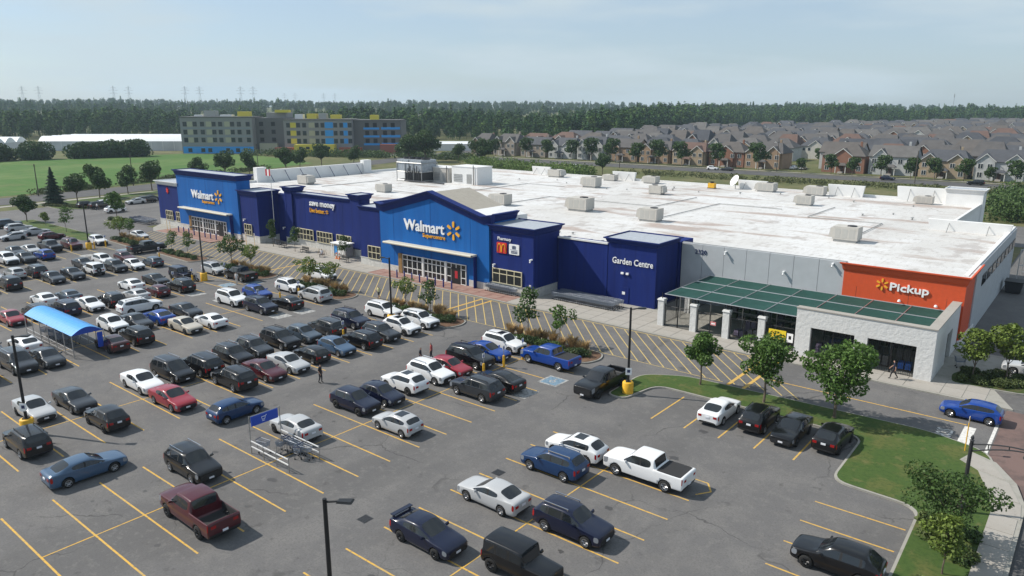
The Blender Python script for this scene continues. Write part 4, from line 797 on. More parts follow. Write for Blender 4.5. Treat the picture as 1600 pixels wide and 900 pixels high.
def car_mesh(spec):
    S = spec['st']; tum = spec.get('tum', .80); L = S[-1][0]; nr = 10; b = MB(); ring = []
    for st in S:
        rw = rows_of(st, tum); pts = [(L / 2 - st[0], y, z) for y, z in rw] + [(L / 2 - st[0], -y, z) for y, z in rw[-2:0:-1]]
        a = len(b.v); b.v += pts; ring.append(a)
    n = 2 * nr - 2; seg = spec['seg']
    def cls(i, r):
        k = S[i][4] + S[i + 1][4]; sg = seg[i]
        if r == 0: return TRIM
        if r == 1: return TRIM if spec.get('clad') else BODY
        if r == 3 and sg == 'H': return HEAD
        if r == 3 and sg == 'T': return TAIL
        if r in (2, 3) and sg in 'wgp' and i < 8: return DOOR
        if r == 5 and sg in 'wgG': return SIDE
        if r == 5 and sg == 'p': return TRIM
        if r >= 7 and sg == 'w': return WIND
        if r >= 7 and sg in 'rR': return REAR
        if r == 5 and sg == 'R': return BODY
        if r >= 5 and sg == 'L': return LINER
        return BODY
    for i in range(len(S) - 1):
        for q in range(n):
            j = (q + 1) % n; r = q if q < nr - 1 else n - 1 - q
            b.f.append((ring[i] + q, ring[i + 1] + q, ring[i + 1] + j, ring[i] + j)); b.m.append(cls(i, r))
    for a, fl, caps in ((ring[0], 0, spec.get('cap0', {3: GRILLE, 2: GRILLE, 1: TRIM})), (ring[-1], 1, spec.get('cap1', {1: TRIM}))):
        for r in range(nr - 1):
            p, q = r, r + 1; P = lambda k: a + (n - k) % n
            f = [a + p, a + q, P(q), P(p)]
            f = [v for t, v in enumerate(f) if v not in f[:t]]
            b.f.append(tuple(f if not fl else f[::-1])); b.m.append(caps.get(r, BODY))
    me = bpy.data.meshes.new('car'); me.from_pydata(b.v, [], b.f); me.polygons.foreach_set('material_index', b.m)
    for k in range(11): me.materials.append(MATS['paint'])
    bm = bmesh.new(); bm.from_mesh(me); bmesh.ops.recalc_face_normals(bm, faces=bm.faces)
    cl = bm.edges.layers.float.new('crease_edge')
    for e in bm.edges:
        ms = {f.material_index for f in e.link_faces}
        if ms == {BODY, DOOR}: continue
        if len(ms) > 1: e[cl] = .75 if ms & {WIND, REAR, SIDE, LINER} else .55
        if spec.get('hard') and e.calc_face_angle(0) > .5: e[cl] = spec['hard']
    bm.to_mesh(me); bm.free()
    o = bpy.data.objects.new('tmp', me); C.objects.link(o); sm = o.modifiers.new('s', 'SUBSURF'); sm.levels = 2
    ws = spec['wheels']; wr = spec.get('wr', .34)
    cut = MB()
    for wx in ws:
        for s in (-1, 1):
            y0, y1 = s * (S[4][1] - .27), s * (S[4][1] + .2); cut.bar((L / 2 - wx, y0, wr + .015), (L / 2 - wx, y1, wr + .015), wr + .065, 20)
    cm = cut.mesh('cut', 'trim'); cm.materials.clear(); [cm.materials.append(MATS['paint']) for _ in range(11)]
    cm.polygons.foreach_set('material_index', [WELL] * len(cm.polygons)); co_ = bpy.data.objects.new('cut', cm); C.objects.link(co_)
    bo = o.modifiers.new('b', 'BOOLEAN'); bo.object = co_; bo.operation = 'DIFFERENCE'; bo.solver = 'EXACT'
    bpy.context.view_layer.update(); ev = bpy.data.meshes.new_from_object(o.evaluated_get(bpy.context.evaluated_depsgraph_get()))
    bpy.data.objects.remove(o); bpy.data.objects.remove(co_); return ev
def split(me, test, name, mats, remap=None):
    """new mesh from the faces that pass the test"""
    vs = {}; V = []; F = []; M = []
    for p in me.polygons:
        if not test(p): continue
        f = []
        for v in p.vertices:
            if v not in vs: vs[v] = len(V); V.append(me.vertices[v].co[:])
            f.append(vs[v])
        F.append(f); M.append((remap or {}).get(p.material_index, 0))
    if not F: return None
    m = bpy.data.meshes.new(name); m.from_pydata(V, [], F)
    for x in mats: m.materials.append(MATS[x])
    m.polygons.foreach_set('material_index', M); m.polygons.foreach_set('use_smooth', [True] * len(F)); m.update(); return m
def wheel_meshes(r, w, dark=False):
    t = MB(); t.lathe([(r * .62, -w / 2), (r * .93, -w / 2), (r, -w * .36), (r, w * .36), (r * .93, w / 2), (r * .62, w / 2)], 20, 'y'); d = MB()
    d.lathe([(.0, -.02), (r * .2, -.02), (r * .24, -.05), (r * .3, -.07)], 14, 'y', (0, -w * .36, 0)) ; d.lathe([(r * .58, 0), (r * .64, 0), (r * .64, -.02), (r * .56, -.02)], 20, 'y', (0, -w * .49, 0))
    for k in range(5):
        a = 2 * pi * k / 5 + .3; u = Vector((cos(a), 0, sin(a))); v = Vector((-sin(a), 0, cos(a)))
        for s in (-.5, .5): p0 = u * r * .16 + v * s * r * .13; p1 = u * r * .6 + v * s * r * .2; d.bar(p0 + Vector((0, -w * .46, 0)), p1 + Vector((0, -w * .48, 0)), r * .055, 4)
    d.lathe([(0, -.0), (r * .62, -.0)], 16, 'y', (0, -w * .28, 0), 1)
    return t.mesh('tyre', 'tyre', True), d.mesh('rim', ['rim_dark' if dark else 'rim', 'black'])
def make_vehicle(kind, spec):
    o = thing('parked_' + spec['nm'], 'x', spec['cat']); C.objects.unlink(o)
    me = car_mesh(spec); L = spec['st'][-1][0]; W = spec['st'][4][1]; wr = spec.get('wr', .34)
    def add(m, name, p=o):
        if m is None: return None
        q = obj(name, m, p); return q
    add(split(me, lambda p: p.material_index in (BODY, TRIM, WELL, LINER), 'body', ['paint', 'trim', 'black', 'bed_liner'], {BODY: 0, TRIM: 1, WELL: 2, LINER: 3}), 'body')
    for ix, nm, mm in ((WIND, 'windshield', 'glass'), (REAR, 'rear_window', 'glass'), (GRILLE, 'grille', 'trim')): add(split(me, lambda p: p.material_index == ix, nm, [mm]), nm)
    xm = L / 2 - spec['bp']
    for s in (-1, 1):
        add(split(me, lambda p: p.material_index == SIDE and p.center.y * s > 0 and p.center.x > xm, 'side_window', ['glass']), 'side_window')
        add(split(me, lambda p: p.material_index == SIDE and p.center.y * s > 0 and p.center.x <= xm, 'side_window', ['glass']), 'side_window')
        add(split(me, lambda p: p.material_index == HEAD and p.center.y * s > 0, 'headlight', ['headlight']), 'headlight'); add(split(me, lambda p: p.material_index == TAIL and p.center.y * s > 0, 'taillight', ['taillight']), 'taillight')
        for fr_ in (0, 1): add(split(me, lambda p: p.material_index == DOOR and p.center.y * s > 0 and (p.center.x > xm) == (fr_ == 0), 'door', ['paint']), 'door')
        tl = MB(); zt_ = spec['st'][-3][3]; tl.box(-L / 2 + .0, min(s * W * .50, s * W * .80), zt_ - .30, -L / 2 + .12, max(s * W * .50, s * W * .80), zt_ - .13); add(tl.mesh('taillight', 'taillight'), 'taillight')
        m_ = MB(); mx = L / 2 - spec['mir']; zb = spec['mz']; y = s * (W * .95)
        m_.hexa([(mx - .05, y, zb), (mx + .09, y, zb), (mx + .07, y + s * .2, zb + .02), (mx - .05, y + s * .22, zb + .02)][::s], [(mx - .05, y, zb + .1), (mx + .06, y, zb + .1), (mx + .04, y + s * .18, zb + .15), (mx - .05, y + s * .2, zb + .15)][::s]); add(m_.mesh('mirror', 'paint'), 'mirror')
    zt = spec['pz']; p = MB(); p.box(-L / 2 - .03, -.16, zt, -L / 2 + .04, .16, zt + .13); add(p.mesh('number_plate', 'plate'), 'number_plate')
    p = MB(); p.box(L / 2 - .05, -.16, .42, L / 2 + .03, .16, .53); add(p.mesh('number_plate', 'plate'), 'number_plate')
    tm, rm = wheel_meshes(wr, .23, spec.get('darkrim'))
    for wx in spec['wheels']:
        for s in (-1, 1):
            w = obj('wheel', tm, o, (L / 2 - wx, s * (W - .12), wr), 0 if s < 0 else pi); obj('rim', rm, w)
    if spec.get('rails'):
        xa, xb, zr = spec['rails']
        for s in (-1, 1): b = MB(); b.box(L / 2 - xb, s * W * .66 - .02, zr + .03, L / 2 - xa, s * W * .66 + .02, zr + .075); [b.box(L / 2 - x - .03, s * W * .66 - .018, zr - .06, L / 2 - x + .03, s * W * .66 + .018, zr + .03) for x in (xa + .05, xb - .05)]; add(b.mesh('roof_rail', 'chrome' if kind != 'suv_b' else 'trim'), 'roof_rail')
    if kind == 'jeep': b = MB(); b.lathe([(.16, -.11), (.34, -.11), (.37, 0), (.34, .11), (.16, .11)], 18, 'y'); mm = b.mesh('spare_wheel', 'tyre'); mm.transform(Matrix.Translation((-L / 2 - .12, .1, .95)) @ Matrix.Rotation(pi / 2, 4, 'Z')); add(mm, 'spare_wheel')
    if spec.get('spoiler'): b = MB(); z = spec['spoiler']; b.box(-L / 2 + .05, -.72, z + .2, -L / 2 + .33, .72, z + .24); [b.box(-L / 2 + .12, s * .6 - .03, z - .05, -L / 2 + .25, s * .6 + .03, z + .2) for s in (-1, 1)]; add(b.mesh('spoiler', 'paint'), 'spoiler')
    return o
d_, c_k, b_k, t_k = 'd', 'c', 'b', 't'
def sedan(L=4.75, W=.91, roof=1.43, hood=.86, deck=1.0, nose=.62):
    return [(0, W * .80, .32, nose + .02, 'd', 0), (.08, W * .90, .21, nose + .10, 'd', 0), (.38, W * .965, .17, nose + .20, 'd', 0), (.92, W, .17, hood - .01, 'd', 0), (1.38, W, .17, hood + .06, 'd', 0), (2.22, W, .17, hood + .09, 'c', roof), (2.58, W, .17, hood + .10, 'c', roof + .015), (2.68, W, .17, hood + .10, 'c', roof + .015), (3.42, W, .17, hood + .13, 'c', roof - .03), (L - .52, W * .985, .18, deck + .03, 'd', 0), (L - .22, W * .965, .2, deck + .045, 'd', 0), (L - .05, W * .93, .28, deck - .03, 'd', 0), (L, W * .87, .36, deck - .12, 'd', 0)]
def suv(L=4.6, W=.92, roof=1.66, hood=1.0, rear=.42, cow=1.35, top=1.98, bz=.22, nose=.78, slope=.22):
    return [(0, W * .82, .36, nose, 'd', 0), (.08, W * .91, .25, nose + .09, 'd', 0), (.40, W * .96, bz, hood - .08, 'd', 0), (.92, W, bz, hood - .02, 'd', 0), (cow, W, bz, hood + .05, 'd', 0), (top, W, bz, hood + .07, 'c', roof - .02), (2.46, W, bz, hood + .08, 'c', roof), (2.56, W, bz, hood + .08, 'c', roof), (3.42, W, bz, hood + .10, 'c', roof - .01), (3.52, W, bz, hood + .10, 'c', roof - .01), (L - rear - slope, W * .985, bz, hood + .13, 'c', roof - .05), (L - .20, W * .96, bz + .03, hood + .14, 'd', 0), (L - .05, W * .92, .32, hood + .02, 'd', 0), (L, W * .86, .40, hood - .12, 'd', 0)]
SPEC = {}
SPEC['sedan'] = dict(nm='sedan', cat='car', st=sedan(), seg='bH..wgpgrdTb', wheels=(.95, 3.72), bp=2.67, mir=1.75, mz=.93, pz=.72, wr=.33)
SPEC['sedan_b'] = dict(nm='sedan', cat='car', st=sedan(4.6, .90, 1.45, .87, 1.04, .64), seg='bH..wgpgrdTb', wheels=(.92, 3.62), bp=2.67, mir=1.75, mz=.94, pz=.74, wr=.32, tum=.78, darkrim=True)
SPEC['sedan_s'] = dict(nm='sedan', cat='car', st=sedan(4.55, .90, 1.43, .86, 1.03, .62), seg='bH..wgpgrdTb', wheels=(.92, 3.58), bp=2.67, mir=1.75, mz=.93, pz=.74, wr=.33, darkrim=True, spoiler=1.06)
SPEC['hatch'] = dict(nm='hatchback', cat='car', st=suv(4.15, .875, 1.47, .88, .30, 1.25, 1.95, .18, .64, .30)[:8] + [(3.10, .875, .18, .98, 'c', 1.45), (3.18, .875, .18, .98, 'c', 1.44), (3.62, .86, .18, 1.02, 'c', 1.38), (3.98, .84, .2, 1.02, 'd', 0), (4.10, .80, .3, .92, 'd', 0), (4.15, .74, .38, .80, 'd', 0)], seg='bH..wgpgpGRTb', wheels=(.82, 3.38), bp=2.5, mir=1.5, mz=.95, pz=.70, wr=.32)
SPEC['suv_a'] = dict(nm='suv', cat='SUV', st=suv(4.55, .92, 1.66, 1.0, .34), seg='bH..wgpgpGRTb', wheels=(.90, 3.60), bp=2.5, mir=1.6, mz=1.08, pz=.80, wr=.355, clad=True, rails=(2.2, 3.9, 1.68))
SPEC['suv_b'] = dict(nm='suv', cat='SUV', st=suv(4.75, .945, 1.74, 1.05, .32, 1.38, 1.98, .24, .84, .14), seg='bH..wgpgpGRTb', wheels=(.92, 3.72), bp=2.5, mir=1.62, mz=1.13, pz=.85, wr=.37, clad=True, tum=.83, rails=(2.2, 4.1, 1.76))
SPEC['suv_c'] = dict(nm='suv', cat='SUV', st=suv(4.4, .91, 1.60, .97, .40, 1.3, 2.0, .22, .76, .34), seg='bH..wgpgpGRTb', wheels=(.88, 3.52), bp=2.5, mir=1.58, mz=1.05, pz=.82, wr=.35, clad=True, tum=.78, darkrim=True)
mv = suv(5.0, .97, 1.73, .98, .26, 1.1, 2.1, .18, .74, .16); SPEC['minivan'] = dict(nm='minivan', cat='minivan', st=mv, seg='bH..wgpgpGRTb', wheels=(.95, 3.98), bp=2.5, mir=1.5, mz=1.06, pz=.85, wr=.34, tum=.82, rails=(2.3, 4.3, 1.75))
jp = [(0, .70, .5, .98, 'd', 0), (.05, .72, .42, 1.02, 'd', 0), (.3, .73, .4, 1.05, 'd', 0), (.9, .76, .4, 1.08, 'd', 0), (1.42, .80, .4, 1.10, 'd', 0), (1.62, .84, .4, 1.12, 'c', 1.80), (2.35, .84, .4, 1.12, 'c', 1.83), (2.47, .84, .4, 1.12, 'c', 1.83), (3.2, .84, .4, 1.12, 'c', 1.83), (3.3, .84, .4, 1.12, 'c', 1.83), (4.02, .84, .4, 1.12, 'c', 1.81), (4.12, .84, .42, 1.12, 'd', 0), (4.18, .83, .5, 1.08, 'd', 0), (4.2, .82, .55, 1.0, 'd', 0)]
SPEC['jeep'] = dict(nm='suv', cat='SUV', st=jp, seg='bH..wgpgpGRTb', wheels=(.62, 3.55), bp=2.4, mir=1.5, mz=1.15, pz=.7, wr=.41, tum=.93, hard=.8, clad=True, darkrim=True)
def truck(cov):
    k = 't' if cov else 'b'; W = 1.0
    return [(0, W * .84, .5, 1.02, 'd', 0), (.08, W * .92, .36, 1.08, 'd', 0), (.45, W * .98, .34, 1.17, 'd', 0), (1.0, W, .34, 1.19, 'd', 0), (1.55, W, .34, 1.22, 'd', 0), (2.18, W, .34, 1.22, 'c', 1.88), (2.75, W, .34, 1.22, 'c', 1.91), (2.85, W, .34, 1.22, 'c', 1.91), (3.6, W, .34, 1.22, 'c', 1.90), (3.72, W, .34, 1.22, 'c', 1.87), (3.86, W, .34, 1.27, 'd', 0), (3.93, W, .34, 1.28, k, 0), (5.68, W, .36, 1.28, k, 0), (5.75, W, .38, 1.28, 'd', 0), (5.82, W * .97, .45, 1.25, 'd', 0), (5.86, W * .95, .55, 1.18, 'd', 0)]
for nm, cov in (('pickup', False), ('pickup_cover', True)): SPEC[nm] = dict(nm='pickup_truck', cat='pickup truck', st=truck(cov), seg='bH..wgpg.rdLdTb' if not cov else 'bH..wgpg.rdLdTb', wheels=(1.05, 4.62), bp=2.8, mir=1.8, mz=1.22, pz=.62, wr=.41, tum=.80, hard=.55, clad=True, darkrim=not cov)
VEH = {k: make_vehicle(k, s) for k, s in SPEC.items()}
PAINT = dict(black=(.004, .004, .005), white=(.72, .73, .74), silver=(.42, .43, .44), darkgrey=(.024, .027, .032), navy=(.004, .007, .026), blue=(.006, .045, .25), steelblue=(.05, .095, .165), greyblue=(.05, .07, .095), red=(.26, .018, .03), burgundy=(.065, .007, .012), brown=(.05, .016, .016), beige=(.46, .42, .35), midblue=(.008, .035, .105))
CNAME = dict(black='black', white='white', silver='silver', darkgrey='dark grey', navy='navy blue', blue='bright blue', steelblue='steel blue', greyblue='grey blue', red='red', burgundy='burgundy', brown='dark maroon', beige='beige', midblue='deep blue')
NEWN = {}
def vehicle(kind, col, x, y, head, label, group='cars parked in the lot', sc=1., sunroof=False, z=0.):
    rz = {'+X': 0, '-X': pi, '+Y': pi / 2, '-Y': -pi / 2}[head] if isinstance(head, str) else head
    p = VEH[kind]; far = hypot(x, y) > 125
    o = p.copy(); C.objects.link(o); o.location = (x, y, z); o.rotation_euler = (0, 0, rz + R.uniform(-.025, .025)); o.scale = (sc, sc, sc); o['label'] = label; o['group'] = group; o['category'] = p['category']
    for ch in KIDS[p]:
        nm = ch.name.split('.')[0]
        if far and nm in ('number_plate', 'mirror', 'roof_rail'): continue
        q = ch.copy(); C.objects.link(q); q.parent = o; q.color = (*PAINT[col], 1)
        for s in KIDS.get(ch, ()):
            if far: continue
            t = s.copy(); C.objects.link(t); t.parent = q
    if sunroof:
        S = SPEC[kind]['st']; L = S[-1][0]; zr = max(s[5] for s in S) + .012; b = MB(); b.box(L / 2 - 3.0, -.42, zr - .03, L / 2 - 2.25, .42, zr + .008); q = b.build('sunroof', 'glass', o)
    return o
ORD = ['first', 'second', 'third', 'fourth', 'fifth', 'sixth', 'seventh', 'eighth', 'ninth', 'tenth', 'eleventh', 'twelfth', 'thirteenth', 'fourteenth', 'fifteenth', 'sixteenth']
KN = dict(sedan='sedan', sedan_b='sedan', sedan_s='sedan', hatch='hatchback', suv_a='SUV', suv_b='SUV', suv_c='SUV', minivan='minivan', jeep='boxy SUV', pickup='pickup truck', pickup_cover='covered pickup truck')
# kind, colour, heading, x, y, sunroof  -- one list per half row
PARKED = {
 (-41.4, 'lawn'): [('pickup', 'burgundy', '-X', -38.24, 18.29, 0), ('hatch', 'silver', '-X', -38.63, 33.98, 1), ('suv_b', 'darkgrey', '-X', -38.5, 42.68, 0), ('sedan', 'black', '-X', -38.34, 45.32, 0), ('pickup_cover', 'blue', '-X', -38.28, 52.6, 0)],
 (-41.4, 'far'): [('suv_a', 'black', '+X', -44.06, 21.05, 0), ('suv_c', 'navy', '+X', -44.18, 34.56, 0), ('hatch', 'navy', '+X', -43.8, 37.02, 0), ('sedan_b', 'silver', '-X', -43.9, 28.77, 0), ('suv_c', 'white', '-X', -44.25, 39.9, 1), ('suv_a', 'white', '+X', -44.2, 42.95, 0), ('hatch', 'red', '+X', -43.9, 45.16, 0), ('suv_b', 'black', '+X', -44.14, 48.05, 0), ('sedan', 'blue', '+X', -44.22, 50.6, 0), ('suv_b', 'white', '+X', -44.47, 53.38, 1)],
 (-59.3, 'lawn'): [('suv_b', 'black', '-X', -56.31, 15.46, 0), ('suv_c', 'black', '-X', -56.22, 20.77, 0), ('sedan', 'red', '+X', -56.19, 25.82, 0), ('suv_b', 'black', '-X', -56.17, 31.2, 0), ('sedan', 'burgundy', '+X', -56.11, 34.13, 0), ('sedan', 'silver', '+X', -56.19, 36.65, 0), ('hatch', 'black', '-X', -56.61, 39.47, 0), ('hatch', 'steelblue', '+X', -56.48, 42.34, 0), ('suv_a', 'black', '-X', -56.24, 45.19, 0), ('suv_a', 'darkgrey', '+X', -56.5, 47.98, 0), ('suv_c', 'white', '+X', -56.55, 50.88, 1), ('suv_b', 'white', '+X', -56.77, 53.77, 0)],
 (-59.3, 'far'): [('sedan_b', 'silver', '+X', -62.3, 17.95, 0), ('sedan', 'darkgrey', '+X', -61.88, 20.69, 0), ('sedan', 'white', '+X', -61.71, 25.96, 0), ('minivan', 'black', '+X', -62.21, 28.89, 0), ('minivan', 'black', '-X', -61.7, 31.26, 0), ('suv_a', 'black', '+X', -61.78, 34.44, 0), ('suv_a', 'darkgrey', '+X', -62.21, 36.93, 0), ('suv_b', 'black', '+X', -62.49, 40.01, 0), ('suv_c', 'greyblue', '+X', -62.32, 42.67, 0), ('minivan', 'darkgrey', '-X', -62.53, 45.67, 0), ('suv_b', 'navy', '+X', -62.6, 48.99, 0), ('suv_b', 'white', '+X', -62.6, 53.68, 0)],
 (-23.4, 'far'): [('suv_a', 'midblue', '-X', -25.85, 36.15, 0), ('suv_c', 'white', '-X', -25.98, 38.91, 1), ('sedan', 'silver', '-X', -26.38, 30.6, 0), ('sedan_s', 'navy', '+X', -26.37, 25.09, 0)],
 (-23.4, 'lawn'): [('pickup_cover', 'white', '-X', -20.6, 39.18, 0), ('suv_a', 'navy', '+X', -20.81, 30.98, 0), ('jeep', 'black', '+X', -20.59, 26.1, 0)],
 (-77.9, 'lawn'): [('minivan', 'darkgrey', '+X', -75.29, 21.0, 0), ('sedan', 'darkgrey', '+X', -74.8, 23.32, 0), ('sedan_b', 'brown', '-X', -74.61, 28.96, 0), ('suv_b', 'black', '-X', -74.98, 31.54, 0), ('sedan_b', 'beige', '+X', -74.84, 36.65, 0), ('sedan', 'white', '-X', -74.5, 39.31, 0), ('suv_b', 'navy', '+X', -75.4, 46.04, 0), ('sedan_b', 'black', '-X', -74.5, 49.07, 0), ('minivan', 'silver', '-X', -74.9, 53.29, 0), ('suv_b', 'black', '-X', -74.9, 17.9, 0)],
 (-77.9, 'far'): [('sedan', 'white', '-X', -80.95, 23.42, 0), ('suv_c', 'white', '+X', -81.2, 31.87, 0), ('sedan', 'darkgrey', '+X', -80.4, 34.04, 0), ('sedan', 'blue', '-X', -80.3, 36.44, 0), ('sedan', 'darkgrey', '+X', -80.48, 39.65, 0), ('suv_b', 'white', '+X', -81.07, 45.77, 0), ('suv_c', 'blue', '+X', -81.2, 49.27, 0), ('suv_a', 'white', '+X', -81.2, 54.01, 0), ('suv_a', 'darkgrey', '+X', -82.0, 20.6, 0)],
 (-95.3, 'lawn'): [('suv_a', 'black', '-X', -91.9, 36.32, 0), ('sedan_b', 'silver', '-X', -92.09, 39.33, 0), ('hatch', 'burgundy', '-X', -92.29, 42.08, 0), ('suv_a', 'black', '-X', -92.29, 45.18, 0), ('pickup_cover', 'black', '-X', -92.12, 53.57, 0), ('sedan', 'red', '+X', -92.56, 25.97, 0), ('minivan', 'black', '-X', -92.71, 28.51, 0), ('minivan', 'navy', '-X', -92.11, 31.24, 0), ('sedan', 'white', '+X', -92.01, 33.91, 0)],
 (-95.3, 'far'): [('sedan', 'white', '-X', -98.05, 41.41, 0), ('sedan', 'black', '+X', -98.42, 44.83, 0), ('jeep', 'navy', '+X', -98.6, 48.47, 0), ('suv_a', 'silver', '+X', -98.36, 53.19, 0), ('sedan', 'white', '-X', -98.6, 31.3, 0), ('sedan_b', 'greyblue', '-X', -97.92, 33.77, 0)],
 (-114.0, 'lawn'): [('suv_b', 'black', '-X', -110.84, 31.48, 0), ('sedan', 'darkgrey', '+X', -110.6, 36.62, 0), ('sedan_b', 'darkgrey', '+X', -110.94, 39.25, 0), ('jeep', 'white', '-X', -111.28, 42.12, 0), ('suv_a', 'darkgrey', '+X', -111.09, 45.1, 0), ('hatch', 'white', '+X', -110.6, 47.49, 0), ('hatch', 'greyblue', '-X', -110.64, 50.26, 0), ('suv_a', 'white', '+X', -111.0, 28.6, 0)],
 (-114.0, 'far'): [('suv_c', 'silver', '-X', -117.3, 34.16, 0), ('suv_b', 'darkgrey', '-X', -116.4, 36.51, 0), ('sedan', 'darkgrey', '+X', -117.3, 43.15, 0), ('suv_a', 'white', '+X', -117.3, 45.94, 0), ('hatch', 'burgundy', '+X', -117.28, 49.06, 0), ('sedan', 'silver', '+X', -117.0, 31.5, 0)],
 (-132.2, 'lawn'): [('suv_b', 'white', '+X', -129.14, 36.97, 0), ('sedan', 'darkgrey', '+X', -128.8, 39.24, 0), ('suv_c', 'blue', '-X', -128.8, 41.88, 0), ('sedan', 'darkgrey', '-X', -129.0, 34.3, 0)],
 (-132.2, 'far'): [('sedan_b', 'darkgrey', '+X', -135.5, 40.06, 0), ('sedan', 'silver', '+X', -135.5, 42.23, 0), ('pickup', 'darkgrey', '+X', -135.5, 45.11, 0), ('suv_b', 'burgundy', '+X', -134.87, 48.16, 0), ('suv_a', 'white', '+X', -135.5, 52.65, 0), ('sedan_b', 'white', '+X', -136.0, 37.0, 0), ('suv_a', 'silver', '+X', -135.6, 34.2, 0)],
}
LOOSE = [
 ('sedan', 'steelblue', '+Y', -49.11, 16.44, 'steel blue sedan driving up the aisle at the lower left'),
 ('hatch', 'midblue', '+Y', -50.24, 27.8, 'deep blue hatchback driving up the aisle behind the cart corral'),
 ('pickup', 'black', '-Y', -31.21, 50.33, 'black pickup truck with open bed driving past the lawn tip lamp post'),
 ('suv_c', 'black', '-X', -8.25, 36.82, 'black SUV parked nose out beside the small tree, bottom right'),
 ('sedan', 'white', '+Y', -21.11, 51.36, 'white sedan parked first beside the lawn kerb'),
 ('suv_a', 'black', '+Y', -18.13, 51.75, 'black SUV parked between the white sedan and a black sedan by the lawn'),
 ('sedan_b', 'black', '-Y', -15.56, 51.22, 'black sedan parked nose out between two black SUVs by the lawn'),
 ('suv_c', 'black', '+Y', -12.83, 51.78, 'black SUV parked last at the lawn corner'),
 ('hatch', 'blue', '-X', -6.0, 63.34, 'bright blue hatchback driving on the lane at the right edge'),
 ('suv_b', 'white', '+Y', -86.24, 37.05, 'white SUV backing into the aisle left of the blue sedan'),
 ('minivan', 'white', '+X', -83.74, 60.87, 'white minivan driving across the hatched fire lane'),
 ('pickup', 'darkgrey', '+Y', -122.07, 54.82, 'dark grey pickup truck leaving the lot beside the far left planting bed'),
 ('hatch', 'white', '+X', -135.58, 59.8, 'white hatchback driving behind the far left planting bed'),
 ('hatch', 'burgundy', '+Y', -147.13, 49.52, 'burgundy hatchback in the far left crossing aisle'),
 ('hatch', 'silver', '-Y', -151.81, 44.84, 'silver hatchback facing left at the far left edge'),
 ('sedan', 'silver', '+Y', -154.92, 49.49, 'silver sedan parked below the dark driveway tree'),
 ('suv_a', 'silver', '+Y', -161.53, 48.89, 'silver SUV parked behind the silver sedans at the far left'),
 ('suv_b', 'greyblue', '+Y', -168.55, 49.26, 'grey blue SUV at the far left edge under the driveway tree'),
 ('sedan_b', 'silver', '-Y', -185.8, 82.03, 'silver sedan parked beyond the left end wall of the store'),
 ('suv_c', 'white', '+Y', -174.19, 72.18, 'white SUV driving past the left end of the store'),
 ('suv_b', 'white', '+Y', -186.18, 75.43, 'white SUV parked behind the moving white SUV, far left'),
 ('suv_a', 'black', '+Y', -187.36, 71.44, 'large black SUV parked by the clipped hedge, far left'),
 ('suv_a', 'black', '+Y', -186.15, 85.01, 'black SUV parked right of the far silver sedan'),
 ('sedan', 'black', '+Y', -189.1, 87.69, 'black sedan parked farthest beside the store end wall'),
 ('suv_b', 'black', '+Y', -183.81, 72.85, 'black SUV parked behind the pedestrian at the far left'),
 ('sedan', 'silver', '-X', -3.2, 77.6, 'silver sedan nearest the corner bed on the right side lane'),
 ('suv_a', 'navy', '-X', -3.0, 80.6, 'navy SUV behind the small trees on the right side lane'),
 ('hatch', 'red', '-X', -3.0, 83.5, 'red hatchback parked along the right side lane'),
 ('sedan_b', 'silver', '-X', -2.8, 86.4, 'second silver sedan farther along the right side lane'),
 ('suv_c', 'blue', '-X', -2.6, 89.4, 'bright blue SUV farthest along the right side lane'),
 ('suv_c', 'navy', '+X', -57.5, 262.5, 'navy SUV parked along the residential road right of centre'),
 ('suv_b', 'black', '-X', -33.0, 263.0, 'black SUV parked along the residential road near the right edge'),
 ('suv_c', 'white', '+X', -118, 264, 'white SUV parked along the residential road near the middle'),
 ('sedan', 'darkgrey', '-X', -112.5, 264.2, 'dark grey sedan beside the white SUV on the residential road'),
 ('sedan', 'white', '+Y', -95.5, 286, 'white car in the side street driveway between houses'),
 ('sedan_b', 'silver', '+Y', -92.4, 287, 'silver car in the side street driveway between houses'),
 ('suv_a', 'white', '+X', -160.5, 236, 'white SUV on the residential road behind the hedge band'),
]
ROWN = {-23.4: 'row nearest the lawn', -41.4: 'cart corral row', -59.3: 'third row', -77.9: 'cart shelter row', -95.3: 'fifth row', -114.0: 'sixth row', -132.2: 'farthest row'}
for (xc, side), lst in PARKED.items():
    lst = sorted(lst, key=lambda c: -c[4])
    for k, (kd, col, hd, x, y, sr) in enumerate(lst):
        vehicle(kd, col, x, y, hd, '%s %s, %s from the store, %s side of the %s' % (CNAME[col], KN[kd], ORD[k], side, ROWN[xc]), 'cars in the ' + ROWN[xc], .97 + .05 * R.random(), sr)
for kd, col, hd, x, y, lab in LOOSE: vehicle(kd, col, x, y, hd, lab, 'cars outside the double rows')
for p in VEH.values():
    for ch in KIDS[p]:
        for s in KIDS.get(ch, ()): bpy.data.objects.remove(s)
        bpy.data.objects.remove(ch)
    bpy.data.objects.remove(p)
